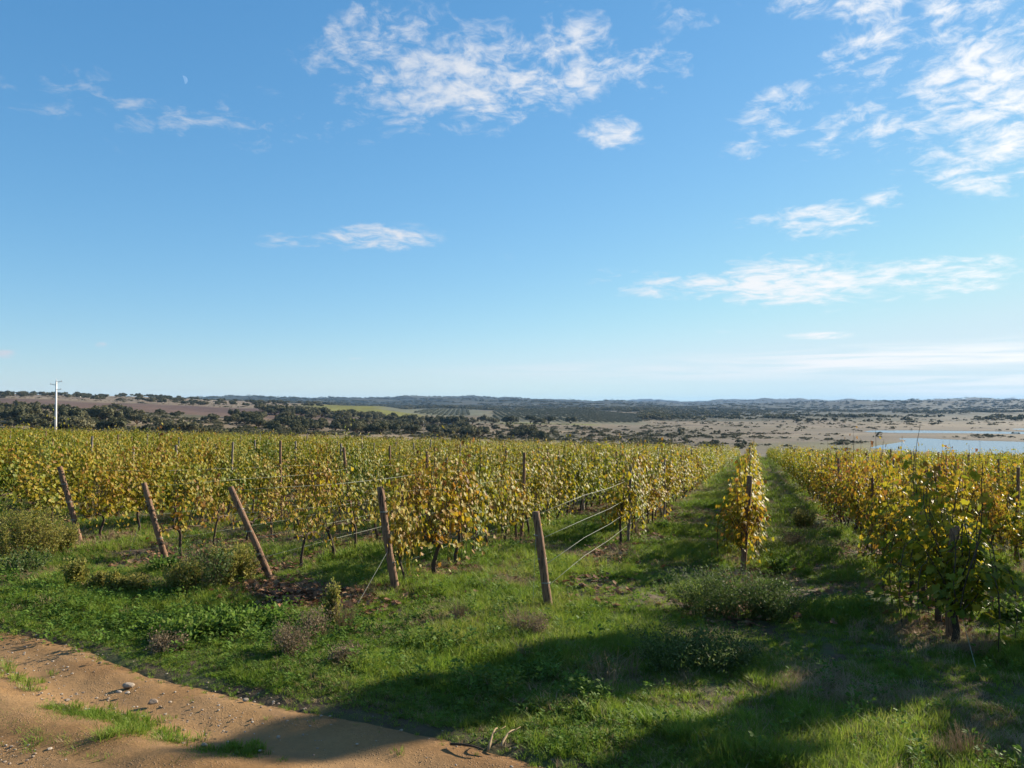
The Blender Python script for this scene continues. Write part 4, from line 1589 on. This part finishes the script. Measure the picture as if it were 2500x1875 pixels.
g = np.random.default_rng(91)
GP, GRt, GS, GI = [], [], [], []
FP, FR_, FS, FI = [], [], [], []
for (y0, y1, per, gs) in ((5.0, 10, 760, .9), (10, 17, 620, 1.0), (17, 26, 280, 1.3), (26, 42, 120, 1.7), (42, 70, 30, 2.4), (70, 150, 8, 3.6)):
    x, y = field_pts(g, y0, y1, per)
    t_, wv_ = road_uv(x, y)
    off, ri = row_offset(x, y)
    s_ = RS[0] * x + RS[1] * y
    n1_ = fbm(x * .55, y * .55, 401, 4)
    n2_ = fbm(x * 1.7, y * 1.7, 411, 3)
    inv = sstep(11.5, 14.5, s_)
    prob = np.maximum(.35 + 2.2 * (n1_ - .38) + .8 * (n2_ - .5), .16)
    # strips under the vines are bare or littered; some alleys were tilled
    prob = prob * (1 - inv * .75 * np.exp(-(off / .55) ** 2))
    tilled = np.where(ri <= -4, .45, np.where((ri == -3), .45, 1.0))
    nr_ = RN[0] * x + RN[1] * y
    tilled = np.where((nr_ > .6) & (nr_ < 2.2), .5, tilled)
    prob = np.where(s_ > 13, prob * tilled, prob)
    prob = np.maximum(prob, .10)
    # the litter patch and the stony bare spots
    lp_ = hit(715, 1455)
    prob = prob * (1 - .95 * np.exp(-(((x - lp_[0]) / 1.3) ** 2 + ((y - lp_[1]) / .8) ** 2)))
    on_road = (wv_ > 0)
    strip = np.exp(-((wv_ - 1.66 + .06 * np.maximum(t_ - 3, 0)) / .27) ** 2) * np.maximum(1 - sstep(4.4, 5.0, t_), np.maximum(np.exp(-((t_ - 5.0) / .16) ** 2), np.exp(-((t_ - 5.75) / .2) ** 2))) * sstep(.28, .46, fbm(t_ * 1.6, wv_ * 2, 431, 3)) * 2.0
    prob = np.where(on_road, np.maximum(np.exp(-wv_ / .10) * .7, strip), np.maximum(prob, 0) + .75 * np.exp(-((wv_ + .6) / .8) ** 2))
    prob = np.where(wv_ > ROAD_W, .4, prob)
    keep = g.random(len(x)) < prob
    x, y, n1_, n2_, wv_ = x[keep], y[keep], n1_[keep], n2_[keep], wv_[keep]
    z = ground_z(x, y)
    z = np.where(wv_ > 0, z - .015, z)
    dryn = fbm(x * .8, y * .8, 441, 3)
    nn = RN[0] * x + RN[1] * y
    k = len(x)
    pick = g.random(k)
    tall = (n1_ > .52) & (pick < .5)
    dry = (dryn + .22 * g.random(k) > .685) | (g.random(k) < .05) | ((x > -.5) & (y < 9.5) & (g.random(k) < .26)) | ((nn < -9) & (g.random(k) < .35)) | ((nn > .5) & (nn < 2.3) & (y > 14) & (g.random(k) < .3))
    ii = np.where(dry, 7 + g.integers(0, 3, k), np.where(tall, 4 + g.integers(0, 3, k), g.integers(0, 4, k)))
    sc = gs * (.55 + .9 * n1_) * (.7 + .5 * g.random(k))
    sc = np.where((wv_ > -.9) & (wv_ < .6), sc * .62, sc)
    dry = dry & (g.random(k) < .5)
    dry = dry & ~((wv_ > -2.2) & (x < 2) & (g.random(k) < .8))
    ii = np.where(~dry & (ii >= 7), g.integers(0, 4, k), ii)
    dry = dry & (wv_ < .3)
    fb = (~dry) & (wv_ < .1) & (g.random(k) < np.where((wv_ > -2.6) & (x < 1.0), .24, .06)) & (y < 26)
    for m_, (A, B, Cc, D) in ((~fb, (GP, GRt, GS, GI)), (fb, (FP, FR_, FS, FI))):
        A.append(np.c_[x, y, z][m_])
        B.append(np.c_[g.normal(0, .12, k), g.normal(0, .12, k), g.random(k) * 6.28][m_])
        Cc.append(np.repeat(sc[m_][:, None], 3, 1))
    GI.append(ii[~fb])
    FI.append(np.where(g.random(fb.sum()) < .85, g.integers(0, 4, fb.sum()), 4 + g.integers(0, 3, fb.sum())))
scatter('grass', GR, np.concatenate(GP), np.concatenate(GRt), np.concatenate(GS), np.concatenate(GI), 'green and straw-coloured grass on the verge and between vine rows', 'grass')
# extra patch of taller leafy weeds on the verge at left
pc = hit(560, 1545)
k = 520
xx = pc[0] + g.normal(0, 1.5, k)
yy = pc[1] + g.normal(0, .55, k)
FP.append(np.c_[xx, yy, ground_z(xx, yy)])
FR_.append(np.c_[g.normal(0, .2, k), g.normal(0, .2, k), g.random(k) * 6.28])
FS.append(np.repeat((.7 + .6 * g.random(k))[:, None], 3, 1))
FI.append(np.where(g.random(k) < .5, g.integers(0, 4, k), 4 + g.integers(0, 3, k)))
scatter('broadleaf_weeds', FB, np.concatenate(FP), np.concatenate(FR_), np.concatenate(FS), np.concatenate(FI), 'low broad-leaved green weeds carpeting the verge beside the dirt road', 'weeds')
print('grass', sum(map(len, GP)), 'forbs', sum(map(len, FP)))

# dead vine leaves on the soil
g = np.random.default_rng(92)
lit = []
for q in range(4):
    n = 5
    pos = np.c_[g.normal(0, .10, (n, 2)), .012 + .02 * g.random(n)]
    nr = np.c_[g.normal(0, .4, (n, 2)), np.ones(n)]
    lit.append(mk('dead_leaf', stamp(LEAF_V, LEAF_F, pos, frames(nr, g), .05 + .04 * g.random(n), g.random(n)), M_LITTER))
x, y = field_pts(g, 11, 40, 26)
off, ri = row_offset(x, y)
s_ = RS[0] * x + RS[1] * y
keep = (s_ > 12.5) & (g.random(len(x)) < np.exp(-(off / .6) ** 2) * .8 + .12)
x, y = x[keep], y[keep]
lp_ = hit(715, 1455)
k = 900
x = np.r_[x, lp_[0] + g.normal(0, .85, k)]
y = np.r_[y, lp_[1] + g.normal(0, .5, k)]
scatter('leaf_litter', lit, np.c_[x, y, ground_z(x, y)], np.c_[g.normal(0, .15, len(x)), g.normal(0, .15, len(x)), g.random(len(x)) * 6.28], .8 + .6 * g.random(len(x)), g.integers(0, 4, len(x)),
        'brown fallen vine leaves lying under the rows', 'leaf litter')

# ------------------------------------------------------------------ single weeds and bushes
M_TWIG = M_DRY


def weed(name, px, py, h, wd, label, style, seed, cat='weed', d_off=0.0):
    g = np.random.default_rng(seed)
    p = hit(px, py, 4, 60)
    stems, lp, ln, lu, ls = [], [], [], [], []
    cfg = {  # stems, leaves per stem, leaf size, leaf aspect, droop, leaf material, stem material
        'spike': (34, 60, .055, .45, .10, M_WEEDY, M_DRY), 'bush': (34, 22, .058, .5, .35, M_WEEDG, M_DRY), 'feather': (60, 26, .052, .28, .6, M_WEEDG, M_WEEDG),
        'brown': (34, 34, .035, .4, .25, M_WEEDB, M_DRY), 'tuft': (90, 0, 0, 0, .35, M_DRY, M_DRY), 'twig': (14, 4, .03, .4, .25, M_WEEDB, M_DRY), 'leafy': (22, 26, .07, .6, .25, M_FORB, M_FORB)}[style]
    ns, nl, sz, asp, dr, lm, sm = cfg
    ns = max(6, int(ns * (.6 + .5 * min(2.2, wd / .5))))
    for i in range(ns):
        a = g.random() * 6.28
        r = wd * .5 * math.sqrt(g.random())
        b0 = np.array([math.cos(a) * r * .45, math.sin(a) * r * .45, -.03])
        tip = np.array([math.cos(a) * r, math.sin(a) * r, h * (.55 + .5 * g.random()) * (1 - .25 * r / wd)])
        n = 5
        tt = np.linspace(0, 1, n)
        pts = b0 + (tip - b0) * np.c_[tt ** 1.2, tt ** 1.2, tt - dr * .45 * tt ** 3]
        pts += g.normal(0, .012, pts.shape) * tt[:, None]
        rad = .0035 if style != 'tuft' else .0022
        stems.append(tube(pts, np.linspace(rad * 1.3, rad * .45, n), 3, cap=False))
        if style == 'twig':
            for q in range(2):
                u = .4 + .5 * g.random()
                s0 = np.array([np.interp(u, tt, pts[:, j]) for j in range(3)])
                stems.append(tube(np.array([s0, s0 + g.normal(0, .08, 3) + (0, 0, .10)]), [.0025, .001], 3, cap=False))
        if nl:
            u = .15 + .85 * g.random(nl) ** .8
            q = np.stack([np.interp(u, tt, pts[:, j]) for j in range(3)], -1)
            spread_ = {'feather': .055, 'spike': .028}.get(style, .04)
            q = q + g.normal(0, spread_, q.shape)
            lp.append(q)
            ln.append(g.normal(size=q.shape) + (0, 0, .5))
            lu.append(np.c_[g.normal(size=(nl, 2)), np.full(nl, .8)])
            ls.append(sz * (.5 + g.random(nl)) * (1.1 - .4 * u))
    root = obj(name, None, loc=(p[0], p[1] + d_off, gz(p[0], p[1] + d_off)))
    S0 = merge(stems)
    S0[3]['rnd'] = g.random(len(S0[0]))
    obj('stems', mk('stems', S0, sm), None, root)['kind'] = 'stuff'
    if lp:
        lp, ln, lu, ls = map(np.concatenate, (lp, ln, lu, ls))
        lp[:, 2] = np.maximum(lp[:, 2], .01)
        fr = frames(ln, g, lu)
        v = np.einsum('nij,nkj->nki', fr, OVAL_V[None] * np.stack([ls * asp * 2, ls, ls], -1)[:, None, :]) + lp[:, None, :]
        f = (OVAL_F[None] + (np.arange(len(lp)) * len(OVAL_V))[:, None, None]).reshape(-1, 3)
        o = obj('foliage', mk('foliage', (v.reshape(-1, 3), f, None, {'rnd': np.repeat(g.random(len(lp)), len(OVAL_V))}), lm), None, root)
        o['kind'] = 'stuff'
    tag(root, label, cat, 'weeds on the verge')


WEEDS = [
    ('weed_clump', 20, 1372, 1.3, 1.3, 'tall yellow-green weed clump cut by the left edge', 'spike'),
    ('weed_clump', 95, 1362, 1.2, 1.2, 'tall yellow weed clump just left of the leftmost leaning post', 'spike'),
    ('weed_clump', 150, 1350, .7, .8, 'yellow-green weed at the foot of the leftmost leaning post', 'spike'),
    ('weed_clump', 60, 1405, .6, 1.1, 'low grey weed in front of the tall yellow clump', 'bush'),
    ('weed_stalk', 182, 1432, .55, .45, 'yellow weed stalks left of the row of small spikes', 'spike'),
    ('weed_stalk', 240, 1442, .34, .25, 'first small yellow spike weed below the second leaning post', 'spike'),
    ('weed_stalk', 275, 1445, .36, .22, 'second small yellow spike weed below the second leaning post', 'spike'),
    ('weed_stalk', 298, 1450, .28, .25, 'third small yellow spike weed below the second leaning post', 'spike'),
    ('weed_stalk', 333, 1452, .36, .32, 'rightmost small yellow spike weed below the second leaning post', 'spike'),
    ('weed_bush', 448, 1450, .65, .7, 'brownish yellow weed between two leaning posts', 'spike'),
    ('weed_bush', 498, 1445, 1.1, 1.1, 'tall grey-green bush left of the steepest leaning post', 'bush'),
    ('weed_bush', 548, 1432, .85, .6, 'yellowing bush against the steepest leaning post', 'spike'),
    ('weed_bush', 598, 1425, .75, .5, 'dry yellow weed right against the steepest leaning post', 'spike'),
    ('weed_bush', 400, 1400, .35, .6, 'low green weed at the foot of the second leaning post', 'leafy'),
    ('leafy_weed', 470, 1560, .32, .7, 'low leafy green weed on the verge above the road', 'leafy'),
    ('leafy_weed', 555, 1550, .40, .8, 'leafy green weed mound in the middle of the verge', 'leafy'),
    ('leafy_weed', 640, 1535, .36, .7, 'leafy green weed left of the grey dry bush', 'leafy'),
    ('dry_bush', 712, 1600, .48, .55, 'grey dry bush on the verge left of centre', 'brown'),
    ('dry_bush', 770, 1560, .50, .55, 'brown feathery weed beside the pink dry tuft', 'brown'),
    ('dry_tuft', 842, 1540, .62, .45, 'pinkish dry grass tuft left of the leaf-wrapped post', 'tuft'),
    ('weed_stalk', 808, 1530, .75, .2, 'tall thin green weed left of the pink dry tuft', 'spike'),
    ('dry_bush', 410, 1590, .26, .5, 'small grey dry weed on the left verge', 'brown'),
    ('dry_tuft', 1120, 1510, .36, .4, 'thin straw tuft left of the bare centre post', 'tuft'),
    ('dry_tuft', 1275, 1545, .50, .7, 'golden dry grass clump before the bare centre post', 'tuft'),
    ('dry_bush', 1300, 1560, .42, .6, 'brown weed clump under the bare centre post', 'brown'),
    ('dry_bush', 1285, 1620, .26, .35, 'reddish dead weed below the centre clump', 'twig'),
    ('dead_twigs', 1480, 1695, .50, .5, 'bare dead twigs standing in the shaded grass', 'twig'),
    ('dead_twigs', 1545, 1660, .40, .3, 'thin bare stalks in the dark shade right of the dead twigs', 'twig'),
    ('feathery_bush', 1720, 1500, 1.0, 1.7, 'feathery grey-green bush left of the slim dark post', 'feather'),
    ('feathery_bush', 1815, 1500, 1.05, 1.6, 'feathery grey-green bush hiding the foot of the slim dark post', 'feather'),
    ('feathery_bush', 1890, 1510, .8, 1.2, 'lower feathery bush right of the slim dark post', 'feather'),
    ('shaded_bush', 1660, 1640, .75, 1.5, 'dark weed mound in the deepest foreground shade', 'feather'),
    ('shaded_bush', 1760, 1635, .6, 1.2, 'dark weed mound right of the deepest shade', 'feather'),
    ('leafy_weed', 1905, 1402, .45, .35, 'bright green weed right of the slim dark post', 'leafy'),
    ('weed_bush', 1962, 1290, .70, .8, 'yellowed weed in the alley right of the narrow row', 'spike'),
    ('weed_bush', 1935, 1340, .60, .8, 'dark dry weed in the alley in front of the yellowed weed', 'brown'),
    ('weed_bush', 1620, 1300, .4, .5, 'low green weed in the alley left of the narrow row', 'leafy'),
    ('dry_tuft', 2380, 1600, .45, .5, 'straw tuft at the foot of the right-hand end post', 'tuft'),
    ('dry_tuft', 2360, 1845, .34, .4, 'dry seed-head tuft near the bottom right corner', 'tuft'),
    ('dry_tuft', 2310, 1850, .28, .3, 'smaller dry tuft left of the bottom right seed heads', 'tuft'),
    ('leafy_weed', 2460, 1520, .45, .6, 'bright green weed at the right edge beyond the right-hand post', 'leafy'),
    ('weed_stalk', 2090, 1570, .4, .3, 'pale thin weed in the shade left of the right-hand post', 'twig'),
    ('dry_tuft', 1520, 1345, .30, .5, 'brown grass tuft under the first vine of the bare-wire row', 'tuft'),
    ('dry_bush', 840, 1620, .25, .4, 'small brown weed on the verge below the pink tuft', 'brown'),
]
for i, (nm, px, py, h, wd, lab, st) in enumerate(WEEDS):
    weed(nm, px, py, h, wd, lab, st, 700 + i, 'bush' if 'bush' in nm else ('twigs' if 'twig' in nm else 'weed'))

# ------------------------------------------------------------------ stones and fallen twigs on the road
m, nt = mat_new('stone')
pos = nt.n('ShaderNodeNewGeometry').outputs['Position']
oi = nt.n('ShaderNodeObjectInfo')
f_ = nt.math('ADD', nt.math('MULTIPLY', nt.noise(pos, 14, 5, .6), .6), nt.math('MULTIPLY', oi.outputs['Random'], .4))
M_STONE = finish(m, nt, nt.ramp(f_, [(.2, (.17, .12, .085)), (.5, (.26, .20, .145)), (.8, (.36, .32, .27))]), .9, .2, nt.noise(pos, 40, 4, .6), .01, .5)


def stone_mesh(seed):
    g = np.random.default_rng(seed)
    import bmesh
    bm = bmesh.new()
    bmesh.ops.create_icosphere(bm, subdivisions=2, radius=1.0)
    pl = g.normal(size=(7, 3))
    pl /= np.linalg.norm(pl, axis=1)[:, None]
    dd = .55 + .35 * g.random(7)
    sc = np.array([1.0, .65 + .3 * g.random(), .42 + .25 * g.random()])
    for v in bm.verts:
        p = np.array(v.co)
        for n_, d_ in zip(pl, dd):
            e = p @ n_ - d_
            if e > 0:
                p = p - n_ * e
        v.co = p * sc
    me = bpy.data.meshes.new('stone')
    bm.to_mesh(me)
    bm.free()
    me.materials.append(M_STONE)
    return me


ST = [stone_mesh(800 + i) for i in range(6)]
STONES = [(373, 1716, .065, 'largest pale angular stone on the dirt road'), (312, 1676, .075, 'flat grey stone set in the road near its grassy edge'), (290, 1690, .035, 'small stone left of the flat grey stone'),
          (165, 1710, .03, 'small white stone in the left wheel track'), (275, 1787, .045, 'pale stone at the end of the grass strip'), (178, 1784, .04, 'dark stone in the grass strip'),
          (345, 1803, .04, 'pale stone in the small grass tuft on the road'), (62, 1580, .03, 'small white stone near the road edge at far left'), (415, 1715, .025, 'tiny stone right of the largest road stone'),
          (310, 1692, .03, 'small stone below the flat grey stone'), (600, 1710, .035, 'white stone on the grassy road edge'), (500, 1820, .035, 'stone beside the round grass tuft'),
          (440, 1850, .04, 'brown stone near the bottom of the road'), (120, 1830, .03, 'small stone low on the left of the road'), (40, 1645, .025, 'tiny stone high on the left of the road'),
          (235, 1705, .02, 'tiny pale stone left of the largest road stone'), (680, 1800, .025, 'small stone inside the long shadow on the road'), (540, 1865, .03, 'small stone at the bottom edge of the road')]
g = np.random.default_rng(93)
for i, (px, py, r, lab) in enumerate(STONES):
    p = hit(px, py, 3, 30)
    o = obj('stone', ST[i % 6], loc=(p[0], p[1], p[2] + r * .12))
    o.scale = (r, r, r)
    o.rotation_euler = (0, 0, g.random() * 6.28)
    tag(o, lab, 'stone', 'stones on the dirt road')
x, y = field_pts(g, 4.5, 13, 380)
t_, wv_ = road_uv(x, y)
keep = (wv_ > .05) & (wv_ < 5) & (g.random(len(x)) < sstep(.42, .62, fbm(x * 1.1, y * 1.1, 451, 3)) * (.25 + .75 * np.exp(-((wv_ - 1.8) / .5) ** 2)) + .06)
x, y = x[keep], y[keep]
scatter('gravel', ST, np.c_[x, y, ground_z(x, y) - .006], g.random(len(x)) * 6.28, .004 + .017 * g.random(len(x)) ** 3, g.integers(0, 6, len(x)), 'loose pale gravel strewn over the dirt road', 'gravel')
for (a_, b_, hgt, lab) in (((1192, 1838), (1214, 1802), .09, 'bleached curved twig lying at the road edge'), ((1222, 1828), (1256, 1800), .06, 'bleached forked twig beside the curved twig'),
                           ((1100, 1822), (1180, 1842), .03, 'dark thin stick lying along the road edge')):
    p0, p1 = hit(*a_, 3, 30), hit(*b_, 3, 30)
    tt = np.linspace(0, 1, 7)[:, None]
    pts = p0 * (1 - tt) + p1 * tt
    pts[:, 2] = ground_z(pts[:, 0], pts[:, 1]) + .02 + hgt * np.sin(tt[:, 0] * 2.2)
    pcs = [tube(pts, np.linspace(.014, .006, 7), 6, rough=.2, g=g), tube(np.array([pts[3], pts[3] + (.12, .05, .05)]), [.007, .003], 5)]
    S0 = merge(pcs)
    S0[3]['rnd'] = np.full(len(S0[0]), .45 if hgt > .05 else .1)
    tag(obj('fallen_twig', mk('fallen_twig', S0, M_DRY if hgt > .05 else M_BARK)), lab, 'twig', 'twigs at the road edge')

# ------------------------------------------------------------------ the moon, far outside the air layer
d = ray(448, 195)
d = d / np.linalg.norm(d)
MD = 40000.0
mr = MD * 9.2 / F * .92
tow = -d                                           # toward the viewer
sv = np.array(sun_vec)
e1 = sv - (sv @ d) * d
e1 /= np.linalg.norm(e1)
e2 = np.cross(d, e1)
mv, mf = [], []
NA, NB = 18, 10
for i in range(NA + 1):
    la = -math.pi / 2 + math.pi * i / NA
    for j in range(NB + 1):
        lo = .12 + (math.pi / 2 - .14) * j / NB          # sunlit part of the facing half
        mv.append(d * MD + mr * (math.sin(la) * e2 + math.cos(la) * (math.sin(lo) * e1 + math.cos(lo) * tow)) + np.array([0, 0, CAMH]))
for i in range(NA):
    for j in range(NB):
        a = i * (NB + 1) + j
        mf.append((a, a + 1, a + NB + 2, a + NB + 1))
m, nt = mat_new('moonlight')
em = nt.n('ShaderNodeEmission')
pos = nt.n('ShaderNodeNewGeometry').outputs['Position']
nt.link(nt.ramp(nt.noise(pos, .012, 4, .6), [(.3, (.55, .58, .62)), (.7, (1.0, .98, .94))]), em.inputs[0])
em.inputs[1].default_value = .06
tb = nt.n('ShaderNodeBsdfTransparent')
ad = nt.n('ShaderNodeAddShader')
nt.link(em.outputs[0], ad.inputs[0])
nt.link(tb.outputs[0], ad.inputs[1])
nt.link(ad.outputs[0], nt.n('ShaderNodeOutputMaterial').inputs[0])
moon = obj('moon', mesh_np('moon', np.array(mv), None, mf, True), m)
tag(moon, 'pale half moon high in the blue sky at the left', 'moon')

# ------------------------------------------------------------------ the air
gv = np.empty(len(ground.data.vertices) * 3, np.float32)
ground.data.vertices.foreach_get('co', gv)
gv = gv.reshape(-1, 3)
z0, z1 = float(gv[:, 2].min()) - 1.0, float(gv[:, 2].max()) + 14.0
m, nt = mat_new('haze_air')
pv = nt.n('ShaderNodeVolumePrincipled')
pv.inputs['Color'].default_value = (.30, .58, 1.0, 1)
pv.inputs['Density'].default_value = 4.5e-5
pv.inputs['Anisotropy'].default_value = 0.0
nt.link(pv.outputs[0], nt.n('ShaderNodeOutputMaterial').inputs['Volume'])
hz = obj('haze', mk('haze', box(0, 0, (z0 + z1) / 2, 24400, 24400, z1 - z0), m))
tag(hz, 'thin bluish haze over the whole valley', 'haze', kind='stuff')
